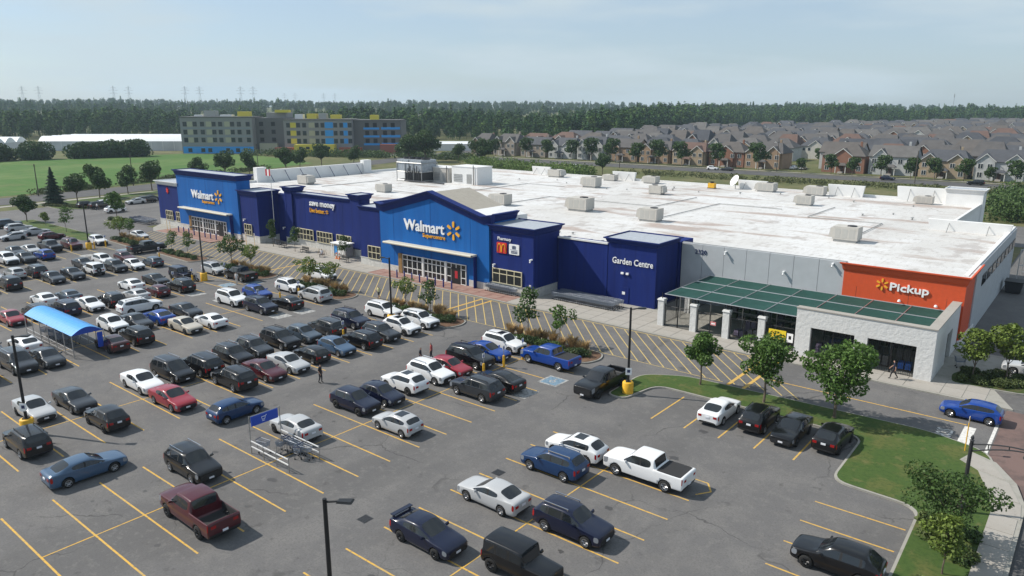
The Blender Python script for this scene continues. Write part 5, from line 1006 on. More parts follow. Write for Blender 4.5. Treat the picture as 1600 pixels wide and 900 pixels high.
# motorcycles
def motorcycle(x, y, rz, label):
    o = thing('motorcycle', label, 'motorcycle', (x, y, 0), rz, 'motorcycles in the lot'); t = MB(); t.lathe([(.18, -.06), (.28, -.06), (.31, 0), (.28, .06), (.18, .06)], 16, 'y'); tm = t.mesh('wheel', 'tyre')
    for wx in (-.72, .72): obj('wheel', tm, o, (wx, 0, .31))
    b = MB(); b.hexa([(-.5, -.16, .35), (.45, -.16, .35), (.45, .16, .35), (-.5, .16, .35)], [(-.35, -.12, .72), (.35, -.12, .75), (.35, .12, .75), (-.35, .12, .72)]); b.build('engine', 'dark_metal', o)
    b = MB(); b.lathe([(0, -.38), (.16, -.25), (.2, 0), (.15, .28), (0, .36)], 12); m_ = b.mesh('tank', 'trim', True); m_.transform(Matrix.Translation((.22, 0, .88)) @ Matrix.Rotation(pi / 2, 4, 'Y')); obj('fuel_tank', m_, o)
    b = MB(); b.hexa([(-.95, -.16, .74), (-.05, -.14, .72), (-.05, .14, .72), (-.95, .16, .74)], [(-.9, -.13, .9), (-.1, -.11, .82), (-.1, .11, .82), (-.9, .13, .9)]); b.build('saddle', 'black', o)
    b = MB(); [b.bar((.72, s * .1, .31), (.48, s * .1, 1.05), .03, 6) for s in (-1, 1)]; b.build('fork', 'chrome', o); b = MB(); b.bar((.44, -.38, 1.12), (.44, .38, 1.12), .025, 6); b.build('handlebar', 'black_metal', o)
    MB().lathe([(0, .12), (.11, .1), (.12, 0), (0, -.04)], 10, c=(.58, 0, .95)).build('headlamp', 'headlight', o); b = MB(); b.box(-1.0, -.38, .5, -.5, -.18, .85); b.box(-1.0, .18, .5, -.5, .38, .85); b.build('pannier', 'trim', o); MB().box(-1.1, -.22, .92, -.75, .22, 1.3).build('top_box', 'trim', o)
motorcycle(-96.0, 48.9, .1, 'black motorcycle parked beside the left entrance lamp post'); motorcycle(-77.4, 53.5, .2, 'black motorcycle between the white SUV and the silver minivan')
# ---------------------------------------------------------------- vegetation
def leaf_crown(mb, blobs, n, size, rnd, flat=0., mi=0):
    """leaf faces scattered through the volumes of blobs (centre, radius xyz)"""
    wts = [b[1][0] * b[1][1] * b[1][2] for b in blobs]; tot = sum(wts)
    for (c, r), w in zip(blobs, wts):
        for _ in range(max(3, int(n * w / tot))):
            while True:
                p = Vector((rnd.uniform(-1, 1), rnd.uniform(-1, 1), rnd.uniform(-1, 1)))
                if .25 < p.length < 1: break
            p = p * (p.length ** -.45); q = Vector((c[0] + p.x * r[0], c[1] + p.y * r[1], c[2] + p.z * r[2]))
            nrm = Vector((rnd.gauss(0, 1), rnd.gauss(0, 1), rnd.gauss(0, 1) + flat)).normalized(); nrm = (nrm + p * .7).normalized()
            u = nrm.orthogonal().normalized(); u.rotate(Matrix.Rotation(rnd.uniform(0, 6.28), 3, nrm)); v = nrm.cross(u); s = size * rnd.uniform(.6, 1.25)
            mb.face([q - u * s * .5, q + v * s * .34, q + u * s * .55, q - v * s * .34], mi)
def trunk_mb(mb, h, r, limbs, rnd):
    p = Vector((0, 0, -.05)); k = 5
    for i in range(k):
        q = Vector((rnd.uniform(-.03, .03) * h * .5, rnd.uniform(-.03, .03) * h * .5, h * (i + 1) / k)); mb.bar(p, q, r * (1 - .7 * i / k), 7, r * (1 - .7 * (i + 1) / k), cap=False); p = q
        if i == 0: mb.bar((0, 0, -.05), (0, 0, .12), r * 1.5, 7, r * 1.02, cap=False)
    for (z0, e) in limbs: a = Vector((0, 0, z0)); e = Vector(e); m_ = a.lerp(e, .5) + Vector((0, 0, .12)); mb.bar(a, m_, r * .42, 5, r * .28, cap=False); mb.bar(m_, e, r * .28, 5, r * .1, cap=False)
def broad_tree(seed, h, rad, clear, n, size, r=.1, lobes=9, squash=.85, ragged=.3):
    rnd = random.Random(seed); ch = h - clear; cz = clear + ch * .5; blobs = [((0, 0, cz + .05 * ch), (rad * .55, rad * .55, ch * .40))]; limbs = []
    for k in range(lobes):
        a = 2 * pi * (k + rnd.uniform(-.3, .3)) / lobes * 2.4; t = rnd.uniform(-.75, .9); rr = rad * math.sqrt(max(.05, 1 - (t * .85) ** 2)) * rnd.uniform(.45, .45 + ragged)
        c = (cos(a) * rr, sin(a) * rr, cz + t * ch * .40); s = rad * rnd.uniform(.26, .42); blobs.append((c, (s, s, s * squash))); limbs.append((clear * .9 + rnd.uniform(0, .3) * ch, c))
    t_ = MB(); trunk_mb(t_, clear + ch * .6, r, limbs, rnd); c_ = MB(); leaf_crown(c_, blobs, n, size, rnd, .6)
    return t_.mesh('trunk', 'bark'), c_.mesh('crown', 'leaf')
def conifer(seed, h, rad, n, size):
    rnd = random.Random(seed); t_ = MB(); t_.bar((0, 0, 0), (0, 0, h), .16, 6, .02); c_ = MB()
    for _ in range(n):
        z = h * (1 - rnd.random() ** .62) ; z = .06 * h + z * .95; rr = rad * (1 - z / (h * 1.02)) * (.72 + .28 * sin(z * 7)) ; a = rnd.uniform(0, 6.28); d = rr * math.sqrt(rnd.uniform(.25, 1)); q = Vector((cos(a) * d, sin(a) * d, z - .25 * d))
        u = Vector((cos(a), sin(a), -.35)).normalized(); v = Vector((-sin(a), cos(a), rnd.uniform(-.3, .3))).normalized(); s = size * rnd.uniform(.6, 1.2); c_.face([q - u * s * .6, q + v * s * .25, q + u * s * .6, q - v * s * .25])
    return t_.mesh('trunk', 'bark'), c_.mesh('crown', 'needles')
TREES = {'lawn_a': broad_tree(1, 4.9, 1.65, 1.55, 3600, .24, .09), 'lawn_b': broad_tree(2, 5.8, 2.35, 1.5, 4200, .26, .11, 11, .8, .4), 'lawn_c': broad_tree(3, 5.6, 2.5, 1.35, 5200, .25, .12, 12, .85, .35), 'loose': broad_tree(4, 5.2, 2.6, 1.3, 4200, .20, .08, 13, .6, .5),
 'young_a': broad_tree(5, 4.6, 1.25, 1.3, 800, .24, .045, 8, .9, .5), 'young_b': broad_tree(6, 4.2, 1.35, 1.5, 620, .25, .045, 7, .7, .6), 'young_c': broad_tree(7, 4.0, 1.7, 1.4, 900, .25, .05, 10, .5, .6), 'narrow': broad_tree(8, 5.2, 1.0, 1.0, 1300, .24, .05, 8, 1.2, .4), 'bright': broad_tree(9, 4.3, 1.5, 1.1, 1500, .26, .06, 9, .8, .5),
 'mid_a': broad_tree(10, 8.0, 3.4, 1.8, 2600, .48, .16, 10, .9, .35), 'mid_b': broad_tree(11, 7.4, 3.0, 1.6, 2200, .48, .15, 9, 1., .35), 'big': broad_tree(12, 13, 6.0, 1.6, 3600, .8, .3, 14, .9, .4), 'street': broad_tree(13, 6.6, 2.6, 1.5, 1200, .5, .12, 8, .95, .3), 'spruce': conifer(14, 10.5, 3.9, 7000, .65)}
def tree(kind, x, y, label, col, group, sc=1., z=0., name=None, cat='tree'):
    t_, c_ = TREES[kind]; o = thing(name or ('spruce_tree' if kind == 'spruce' else 'broadleaf_tree'), label, cat, (x, y, z), R.uniform(0, 6.28), group); o.scale = (sc, sc, sc); obj('trunk', t_, o); obj('crown', c_, o, col=col); return o
GR = (.075, .14, .028); DG = (.05, .092, .026); YG = (.13, .18, .035); MG = (.055, .10, .025)
for kd, x, y, w, cl, s in (('lawn_a', -25.1, 56.4, 'small round tree at the left of the lawn strip', GR, 1.), ('lawn_b', -19.4, 56.0, 'spreading green tree in the middle of the lawn strip', GR, 1.), ('lawn_c', -14.1, 56.5, 'large round green tree before the gated white block wall', GR, 1.08), ('loose', -4.3, 42.4, 'loose feathery tree by the pavement, bottom right', MG, .9), ('bright', -3.9, 39.6, 'low yellow-green sapling under the feathery tree', YG, .8),
    ('bright', -7.2, 72.9, 'bright young tree at the left of the corner bed', YG, 1.1), ('bright', -4.9, 74.2, 'bright young tree at the right of the corner bed', YG, 1.25)): tree(kd, x, y, w, cl, 'trees on the lawn and corner bed', s, .12)
for kd, x, y, w, cl, s in (('young_a', -44.5, 57.2, 'slim tree in the bed behind the blue pickup, left one', MG, 1.25), ('young_b', -40.6, 57.4, 'slim tree in the bed behind the blue pickup, right one', GR, 1.05), ('young_b', -62.3, 56.8, 'sparse young tree left in the bed before the gabled entrance', YG, 1.), ('young_a', -58.6, 57.2, 'young tree right in the bed before the gabled entrance', MG, .95), ('young_c', -81.0, 57.0, 'flat-topped sapling left in the bed behind the silver minivan', YG, 1.05), ('young_b', -77.0, 57.4, 'thin sapling right in the bed behind the silver minivan', YG, .95), ('young_c', -99.4, 56.6, 'wide umbrella-shaped tree in the bed behind the black pickup', MG, 1.3), ('young_b', -94.2, 56.6, 'pale sapling beside the umbrella-shaped tree', YG, 1.05), ('young_a', -117.2, 56.5, 'left of two saplings in the bed before the left entrance', GR, .85), ('young_a', -113.4, 57.2, 'right of two saplings in the bed before the left entrance', GR, .9), ('young_c', -137.0, 57.0, 'pale low tree in the farthest planting bed', YG, 1.1), ('young_b', -134.0, 57.4, 'green sapling right in the farthest planting bed', GR, 1.),
    ('narrow', -109.6, 70.3, 'narrow upright tree by the corner of the dark wing', MG, .95), ('young_a', -103.0, 70.0, 'small tree between the two left facade windows', MG, .95), ('young_a', -91.2, 70.6, 'small tree in front of the white kiosk', MG, .9)): tree(kd, x, y, w, cl, 'young trees before the store', s, .12)
for kd, x, y, w, cl, s in (('mid_a', -173.5, 54.2, 'dark round tree standing alone on the driveway verge', DG, .75), ('bright', -164.5, 54.6, 'pale yellow sapling on the driveway verge', YG, .7), ('young_a', -153.4, 54.2, 'light green sapling at the near end of the driveway verge', GR, 1.15), ('bright', -160.9, 66.8, 'bright green tree in the bed left of the end wall', GR, 1.5), ('spruce', -198.6, 68.5, 'tall dark spruce beside the boundary road', (.022, .048, .026), .86), ('mid_a', -199.5, 74.0, 'first dark round tree right of the spruce', DG, .95), ('mid_b', -205.0, 81.5, 'second dark tree right of the spruce', DG, 1.15), ('mid_b', -209.0, 90.5, 'third dark tree right of the spruce', DG, 1.0), ('mid_a', -212.0, 98.5, 'fourth dark tree right of the spruce, beside the store end', DG, 1.1)): tree(kd, x, y, w, cl, 'trees by the left driveway', s)
bk = [(-222, 118, 'mid_b'), (-229, 131, 'mid_a'), (-234, 143, 'mid_b'), (-230, 155, 'mid_a'), (-240, 168, 'mid_b'), (-243, 180, 'mid_a'), (-238, 192, 'mid_b')]
for k, (x, y, kd) in enumerate(bk): tree(kd, x, y, 'dark roadside tree rising above the left entrance roofline, %s from the left' % ORD[k], DG, 'trees behind the left entrance', 1.05 + .15 * (k % 2))
BT = [(-232, 226, 'big', 1.12, 'tall dark tree clump before the right end of the apartment block'), (-236, 220, 'big', .95, 'dark tree left of the tall clump before the apartment block'), (-205, 232, 'big', .85, 'round dark tree right of the rooftop plant, before the first houses'), (-222, 236, 'mid_a', 1., 'smaller tree between the dark clump and the round tree'), (-140.0, 222, 'mid_a', .95, 'lone dark tree just behind the back roof edge, middle')]
for x, y, kd, s, w in BT: tree(kd, x, y, w, DG, 'large trees behind the store', s)
# street trees in front of the houses
STX = [-232, -214, -203, -190, -179, -168, -157, -146, -135, -121, -104, -88, -78, -71, -62, -53, -46, -38, -31, -24]
for k, x in enumerate(STX): tree('street', x, 273.2 + R.uniform(-1.5, 2.0), 'street tree along the house fronts, %s from the left' % (ORD + ['seventeenth', 'eighteenth', 'nineteenth', 'last'])[k], R.choice([DG, MG, DG]), 'street trees before the houses', R.uniform(.8, 1.2) if x > -100 else R.uniform(1.3, 1.7))
# ornamental grasses and shrubs in the beds
def grass_clump(seed):
    rnd = random.Random(seed); b = MB()
    for _ in range(150):
        a = rnd.uniform(0, 6.28); l = rnd.uniform(.5, 1.0); s = rnd.uniform(.1, .55); w = .02; p = Vector((cos(a) * .12, sin(a) * .12, 0)); q = p + Vector((cos(a) * s * .4, sin(a) * s * .4, l * .7)); e = p + Vector((cos(a) * s, sin(a) * s, l)); t = Vector((-sin(a), cos(a), 0)) * w * 2
        b.face([p - t, p + t, q + t, q - t]); b.face([q - t, q + t, e])
    return b.mesh('blades', 'straw_grass')
def shrub(seed):
    rnd = random.Random(seed); b = MB(); leaf_crown(b, [((rnd.uniform(-.25, .25), rnd.uniform(-.25, .25), .35), (.45, .45, .35)) for _ in range(4)], 420, .16, rnd); return b.mesh('foliage', 'bush_leaf')
GC = [grass_clump(k) for k in (1, 2, 3)]; SB = [shrub(k) for k in (4, 5, 6)]
BN = ['bed behind the blue pickup', 'bed before the gabled entrance', 'bed behind the silver minivan', 'bed behind the black pickup', 'bed before the left entrance', 'farthest planting bed']
for bi, (xc, poly) in enumerate(BEDS):
    for k in range(13):
        x = xc - 5.2 + k * .8 + R.uniform(-.2, .2); y = 57.5 + R.uniform(-.3, .3)
        if bi not in (4,) and (k % 5 != 2): o = thing('ornamental_grass', 'straw-plumed grass clump in the back line of the ' + BN[bi], 'grass clump', (x, y, .14), R.uniform(0, 6), 'grasses in the ' + BN[bi]); s = R.uniform(.95, 1.4); o.scale = (s * 1.1, s * 1.1, s); obj('blades', GC[k % 3], o)
        o = thing('shrub', 'low green shrub in the front line of the ' + BN[bi], 'shrub', (x, 56.2 + R.uniform(-.35, .5), .12), R.uniform(0, 6), 'shrubs in the ' + BN[bi]); s = R.uniform(.8, 1.25); o.scale = (s, s, s); obj('foliage', SB[k % 3], o, col=R.choice([(.05, .09, .02), (.07, .12, .025), (.04, .075, .02)]))
for k in range(26): o = thing('shrub', 'low shrub filling the corner bed beside the white block wall', 'shrub', (-8.3 + 5.0 * R.random(), 71.4 + 3.6 * R.random(), .15), R.uniform(0, 6), 'shrubs in the corner bed'); s = R.uniform(.7, 1.1); o.scale = (s, s, s); obj('foliage', SB[k % 3], o, col=R.choice([(.06, .085, .02), (.08, .11, .03)]))
for k in range(9): o = thing('shrub', 'shrub in the small bed left of the end wall', 'shrub', (-162.6 + .5 * k, 66 + R.uniform(0, 1.6), .12), R.uniform(0, 6), 'shrubs left of the end wall'); obj('foliage', SB[k % 3], o, col=(.05, .085, .02))
for k in range(16): o = thing('shrub', 'clipped shrub in the low hedge row at the driveway, %s from the left' % ORD[k], 'shrub', (-198.0 + .82 * k, 66.3 + .28 * k, .1), R.uniform(0, 6), 'clipped hedge shrubs'); o.scale = (1.15, 1.15, .9); obj('foliage', SB[k % 3], o, col=(.07, .09, .022))
for k in range(10): o = thing('shrub', 'bushy undergrowth at the foot of the feathery tree', 'shrub', (-5.2 + 2.2 * R.random(), 36.5 + 8 * R.random(), .12), R.uniform(0, 6), 'undergrowth by the feathery tree'); s = R.uniform(.9, 1.5); o.scale = (s, s, s * .8); obj('foliage', SB[k % 3], o, col=R.choice([(.05, .09, .02), (.09, .12, .03)]))
# hedge bands and bushes far away (uncountable masses)
def mass(name, label, poly_pts, n, hgt, size, col, seed, rad=2.2, den=34):
    rnd = random.Random(seed); b = MB(); blobs = []
    for _ in range(n):
        t = rnd.random() * (len(poly_pts) - 1); i = int(t); f = t - i; a, c = poly_pts[i], poly_pts[i + 1]; w = rnd.uniform(-1, 1)
        x = a[0] + (c[0] - a[0]) * f; y = a[1] + (c[1] - a[1]) * f + w * a[2]; s = rnd.uniform(.5, 1.12); blobs.append(((x, y, hgt * s * .5), (rad * s, rad * s, hgt * s * .55)))
    leaf_crown(b, blobs, n * den, size, rnd); o = b.build(name, 'hedge'); o.color = (*col, 1); return tag(o, label, 'bushes', kind='stuff')
mass('hedge_band', 'tall dense green hedge along the lane behind the store, right side', [(-21, 204, 23), (-8, 206, 24), (14, 206, 25)], 460, 5.0, .6, (.055, .10, .022), 21, 2.4, 60)
mass('brush_band', 'light green brush band behind the back roof edge', [(-206, 226, 7), (-190, 222, 7), (-172, 217, 8), (-150, 214, 6), (-140, 213, 6)], 330, 3.6, .6, (.10, .16, .03), 22, 1.8)
mass('verge_weeds', 'low weedy strip along the near edge of the residential road', [(-140, 232, 5), (-60, 238, 5), (30, 240, 5)], 300, 1.4, .5, (.08, .095, .03), 23, 1.6)
for k_, (pts_, n_) in enumerate((([(-376, 101, 4), (-381, 114, 5)], 22), ([(-376, 122, 3), (-374, 128, 3)], 10), ([(-371, 136, 4), (-366, 152, 4), (-360, 168, 4)], 46))): mass('thicket', ['dark thicket before the nearer greenhouse at the left edge', 'small dark bush between the two thickets', 'long dark thicket before the far greenhouse'][k_], pts_, n_, 7.4, 1.1, (.05, .09, .026), 24 + 7 * k_, 4.6, 330)
mass('yard_scrub', 'scrubby green strip along the construction yard', [(-330, 200, 5), (-290, 222, 5), (-255, 236, 6), (-225, 246, 5)], 240, 3.2, .8, (.06, .10, .025), 25, 2.6)
mass('field_weeds', 'low weeds along the roadside ditch of the meadow', [(-226, 75, 2), (-236, 105, 3), (-243, 130, 3), (-252, 160, 3)], 150, 1.6, .6, (.07, .095, .03), 26, 1.8)
# far woods: one mass of instanced trees (nobody could count it)
def wood_tree(seed, con):
    rnd = random.Random(seed); b = MB()
    if con:
        for _ in range(150):
            z = 1.5 + 16.5 * (1 - rnd.random() ** .7); rr = 3.0 * (1 - z / 19.5); a = rnd.uniform(0, 6.28); q = Vector((cos(a) * rr, sin(a) * rr, z)); u = Vector((cos(a), sin(a), -.6)); v = Vector((-sin(a), cos(a), 0)); s = rnd.uniform(.9, 1.7); b.face([q - u * s * .5, q + v * s * .6, q + u * s * .7, q - v * s * .6])
    else:
        bl = [((0, 0, 10), (3.2, 3.2, 5.2))] + [((cos(a) * 2.4, sin(a) * 2.4, 8 + rnd.uniform(-2.5, 5)), (2.2, 2.2, 2.4)) for a in [rnd.uniform(0, 6.28) for _ in range(6)]]
        leaf_crown(b, bl, 300, 1.6, rnd)
    b.bar((0, 0, 0), (0, 0, 8), .25, 4); m_ = b.mesh('wood_tree', 'forest_leaf'); return m_
WT = [wood_tree(31, 0), wood_tree(32, 0), wood_tree(33, 1), wood_tree(34, 0), wood_tree(35, 0), wood_tree(36, 0)]
wc = bpy.data.collections.new('wood_tree_shapes')
for m_ in WT: o = bpy.data.objects.new('wood_tree_shape', m_); wc.objects.link(o)
rnd = random.Random(5); pts = []
FR = [(-640, 155), (-560, 262), (-480, 330), (-395, 370), (-330, 392), (-300, 408), (-262, 402), (-276, 470), (-300, 560), (-330, 680), (-330, 830), (-260, 960), (-150, 1075), (-60, 1120), (60, 1120), (200, 1080)]
for (xa, ya), (xb, yb) in zip(FR, FR[1:]):
    L_ = hypot(xb - xa, yb - ya); near = hypot((xa + xb) / 2, (ya + yb) / 2)
    for _ in range(int(L_ * 2.3)):
        t = rnd.random(); dep = rnd.random() ** 1.5 * 330; x0, y0 = xa + (xb - xa) * t, ya + (yb - ya) * t; d = hypot(x0, y0); ux, uy = x0 / d, y0 / d
        x, y = x0 + ux * dep, y0 + uy * dep; pts.append((x, y, far_rise(x, y), (1 if dep > 22 else rnd.uniform(.4, .95)) * rnd.uniform(.6, 1.18) * (1.0 + .14 * (dep > 60) + .16 * sin(x * .021 + y * .013) + .1 * sin(x * .057))))
for _ in range(3600):
    a = rnd.uniform(radians(-8), radians(88)); d = rnd.uniform(1100, 2300); x, y = -sin(a) * d, cos(a) * d; pts.append((x, y, far_rise(x, y), rnd.uniform(.9, 1.25) * (1 + .22 * sin(x * .009) + .1 * sin(y * .017))))
for _ in range(26): x, y = rnd.uniform(-262, -240), rnd.uniform(290, 385); pts.append((x + (y - 290) * -.25, y, 0, rnd.uniform(.45, .7)))
pm = bpy.data.meshes.new('far_woods'); pm.from_pydata([p[:3] for p in pts], [], []); at_ = pm.attributes.new('size', 'FLOAT', 'POINT'); at_.data.foreach_set('value', [p[3] for p in pts])
fw = obj('far_woods', pm); tag(fw, 'dark mixed woodland stretching along the whole horizon', 'woods', kind='stuff')
ng = bpy.data.node_groups.new('scatter_wood', 'GeometryNodeTree'); ng.interface.new_socket('Geometry', in_out='INPUT', socket_type='NodeSocketGeometry'); ng.interface.new_socket('Geometry', in_out='OUTPUT', socket_type='NodeSocketGeometry')
nn = ng.nodes; nl = ng.links; gi = nn.new('NodeGroupInput'); go = nn.new('NodeGroupOutput'); ci = nn.new('GeometryNodeCollectionInfo'); ci.inputs['Collection'].default_value = wc; ci.inputs['Separate Children'].default_value = True; ci.inputs['Reset Children'].default_value = True
ip = nn.new('GeometryNodeInstanceOnPoints'); ip.inputs['Pick Instance'].default_value = True; rv = nn.new('FunctionNodeRandomValue'); rv.data_type = 'FLOAT_VECTOR'; rv.inputs[0].default_value = (0, 0, 0); rv.inputs[1].default_value = (0, 0, 6.28)
na = nn.new('GeometryNodeInputNamedAttribute'); na.data_type = 'FLOAT'; na.inputs[0].default_value = 'size'
nl.new(gi.outputs[0], ip.inputs['Points']); nl.new(ci.outputs[0], ip.inputs['Instance']); nl.new(rv.outputs[0], ip.inputs['Rotation']); nl.new(na.outputs[0], ip.inputs['Scale']); nl.new(ip.outputs[0], go.inputs[0])
fw.modifiers.new('scatter', 'NODES').node_group = ng
# ---------------------------------------------------------------- houses beyond the store
WALLC = [(.30, .21, .14), (.24, .12, .08), (.42, .43, .43), (.34, .27, .19), (.20, .13, .10), (.45, .44, .40), (.28, .24, .20)]
WALLN = ['tan brick', 'red-brown brick', 'pale grey siding', 'yellow-tan brick', 'dark brown brick', 'white siding', 'grey-brown brick']
ROOFC = [(.086, .082, .081), (.066, .070, .080), (.094, .085, .079), (.115, .072, .058), (.05, .054, .064), (.108, .104, .101)]
ROOFN = ['grey-brown', 'slate grey', 'brown', 'rusty red', 'charcoal', 'light brown']
def gable(b, x0, x1, y0, y1, z0, z1, axis, ov=.4, hip=0., mi=0):
    x0 -= ov; x1 += ov; y0 -= ov; y1 += ov; t = .16
    if axis == 'x': A, B = (x0 + hip, (y0 + y1) / 2), (x1 - hip, (y0 + y1) / 2)
    else: A, B = ((x0 + x1) / 2, y0 + hip), ((x0 + x1) / 2, y1 - hip)
    c = [(x0, y0), (x1, y0), (x1, y1), (x0, y1)]
    for dz, fl in ((0, 1), (-t, -1)):
        P = [(x, y, z0 + dz) for x, y in c]; a_, b_ = (*A, z1 + dz), (*B, z1 + dz)
        fs = [[P[0], P[1], b_, a_], [P[2], P[3], a_, b_], [P[3], P[0], a_], [P[1], P[2], b_]] if axis == 'x' else [[P[1], P[2], b_, a_], [P[3], P[0], a_, b_], [P[0], P[1], a_], [P[2], P[3], b_]]
        if not hip: fs = fs[:2]
        for f in fs: b.face(f[::fl], mi)
    for i in range(4):
        j = (i + 1) % 4
        if hip or (axis == 'x' and i in (0, 2)) or (axis == 'y' and i in (1, 3)): b.face([(*c[i], z0 - t), (*c[j], z0 - t), (*c[j], z0), (*c[i], z0)], mi)
    if not hip:
        for e, pr in ((A, (c[3], c[0]) if axis == 'x' else (c[0], c[1])), (B, (c[1], c[2]) if axis == 'x' else (c[2], c[3]))):
            for p in pr: b.face([(*p, z0 - t), (*p, z0), (*e, z1), (*e, z1 - t)], mi)
def house(kind, detail):
    """detail 2: full front; 1: few windows; 0: wall and roof only"""
    o = thing('house', 'x', 'house'); w = MB(); r = MB(); W, D, Hh = (7.2, 5.5, 5.9) if kind != 2 else (5.2, 6.0, 6.0)
    w.box(-W, -D, 0, W, D, Hh); tr = MB(); fronts = []
    if kind == 0:      # two front gables
        gable(r, -W, W, -D, D, Hh, Hh + 3.6, 'x', hip=2.5); fronts = [(-4.0, 2.5), (4.0, 2.5)]
    elif kind == 1:    # hip roof with a centred gable
        gable(r, -W, W, -D, D, Hh, Hh + 3.8, 'x', hip=4.6); fronts = [(0, 3.0)]
    elif kind == 2:    # narrow house, steep gable to the street
        gable(r, -W, W, -D, D, Hh, Hh + 4.3, 'x', hip=2.2); fronts = [(-1.8, 2.4)]
    else:              # long ridge
        gable(r, -W, W, -D, D, Hh, Hh + 3.4, 'x'); fronts = [(-3.4, 2.2)]; w.face([(-W, -D, Hh), (-W, 0, Hh + 3.0), (-W, D, Hh)][::-1]); w.face([(W, -D, Hh), (W, 0, Hh + 3.0), (W, D, Hh)])
    for fx, fw_ in fronts:
        w.box(fx - fw_, -D - .7, 0, fx + fw_, -D + .4, Hh); w.face([(fx - fw_, -D - .7, Hh), (fx + fw_, -D - .7, Hh), (fx, -D - .7, Hh + 2.2)]); gable(r, fx - fw_, fx + fw_, -D - .7, .5, Hh, Hh + 2.45, 'y', ov=.35)
        for s in (-1, 1): tr.hexa([(fx + s * (fw_ + .36), -D - 1.09, Hh - .18), (fx, -D - 1.09, Hh + 2.28), (fx, -D - 1.02, Hh + 2.28), (fx + s * (fw_ + .36), -D - 1.02, Hh - .18)][::s], [(fx + s * (fw_ + .36), -D - 1.09, Hh + .08), (fx, -D - 1.09, Hh + 2.54), (fx, -D - 1.02, Hh + 2.54), (fx + s * (fw_ + .36), -D - 1.02, Hh + .08)][::s])
    wl_ = w.build('wall', 'house_wall', o); ro = r.build('roof', 'house_roof', o); tr.build('gable_trim', 'house_trim', o)
    if detail == 2: MB().box(W * .5, D * .2, Hh + 2.0, W * .5 + .7, D * .2 + .7, Hh + 4.6).build('chimney', 'house_wall', ro)
    if detail:
        zs = ((.9, 2.4), (3.7, 5.1)) if detail == 2 else ((3.7, 5.1),)
        for z0, z1 in zs:
            for x in ([-5.4, -2.8, 2.8, 5.4] if kind != 2 else [-3.0, -.8, 3.0]):
                if z0 < 2 and abs(x) < 3.1: continue
                y = -D - .7 if any(abs(x - fx) < fw_ for fx, fw_ in fronts) else -D
                f = MB(); f.box(x - .75, y - .07, z0 - .1, x + .75, y, z1 + .1); q = f.build('window', 'house_trim', o)
                if detail == 2:
                    for s in (-.35, .35): MB().box(x + s - .28, y - .09, z0, x + s + .28, y - .065, z1).build('pane', 'house_glass', q)
                else: MB().box(x - .62, y - .09, z0, x + .62, y - .065, z1).build('pane', 'house_glass', q)
    if detail == 2:
        dx = 0 if kind != 2 else 1.6; MB().box(dx - .55, -D - .76, 0, dx + .55, -D - .72, 2.2).build('door', 'door_dark', o); p = MB(); gable(p, dx - 1.9, dx + 1.9, -D - 2.6, -D - .5, 2.75, 3.5, 'x', .15, .9); p.build('porch_roof', 'house_roof', o)
        for s in (-1.7, 1.7): MB().box(dx + s - .12, -D - 2.5, 0, dx + s + .12, -D - 2.26, 2.7).build('porch_post', 'house_trim', o)
        st = MB(); [st.box(dx - .8, -D - 2.6 - .35 * k, 0, dx + .8, -D - .8, .5 - .16 * k) for k in range(3)]; st.build('steps', 'concrete', o)
        for s in (-W * .72, W * .72): MB().box(s - .05, D - .02, 3.6, s + 1.2, D + .05, 5.0).build('window', 'house_glass', o)
    return o
def paint_house(o, wc_, rc_):
    for ch in KIDS[o]:
        n = ch.name.split('.')[0]
        if n == 'wall': ch.color = (*wc_, 1)
        elif n in ('roof', 'porch_roof'): ch.color = (*rc_, 1)
H2 = [house(k, 2) for k in range(4)]; H1 = [house(k, 1) for k in range(4)]; H0 = [house(k, 0) for k in range(4)]
def place_house(src, x, y, rz, wi, ri, label, group, sc=1.):
    o = src.copy(); C.objects.link(o); o.location = (x, y, far_rise(x, y)); o.rotation_euler = (0, 0, rz); o.scale = (sc, sc, sc * R.uniform(.92, 1.08)); o['label'] = label; o['group'] = group; wc_, rc_ = WALLC[wi], ROOFC[ri]
    for ch in KIDS[src]:
        n = ch.name.split('.')[0]; q = ch.copy(); C.objects.link(q); q.parent = o
        if n in ('wall', 'chimney'): q.color = (*wc_, 1)
        elif n in ('roof', 'porch_roof'): q.color = (*rc_, 1)
        for s in KIDS.get(ch, ()):
            t = s.copy(); C.objects.link(t); t.parent = q
            if s.name.startswith('chimney'): t.color = (*wc_, 1)
    return o
front = [(-248, 2, 4, 0), (-232, 0, 6, 0), (-215, 3, 6, 1), (-199, 0, 2, 1), (-183, 0, 2, 1), (-167.5, 3, 0, 0), (-152, 0, 0, 0), (-136.5, 0, 3, 3), (-121, 1, 1, 2), (-106, 0, 0, 0), (-77, 1, 1, 2), (-61.5, 3, 2, 5), (-45.5, 0, 3, 1), (-29.5, 0, 2, 1), (-13, 0, 2, 1), (3.5, 3, 1, 0)]
for k, (x, kd, wi, ri) in enumerate(front):
    place_house(H2[kd], x, 284.5 + .02 * (x + 250) + R.uniform(-.8, .8), 0, wi, ri, '%s house with %s roof, %s from the left along the street front' % (WALLN[wi], ROOFN[ri], ORD[k]), 'houses along the street front')
cnt = [len(front)]; rest = []
rows_y = [303, 334, 352, 383, 401, 433, 452, 486, 505, 541, 562, 600, 622, 662, 690, 735, 768, 815, 855, 905, 950, 1000]
RN = ['second', 'third', 'fourth', 'fifth', 'sixth', 'seventh', 'eighth', 'ninth', 'tenth', 'eleventh', 'twelfth'] + ['far'] * 20
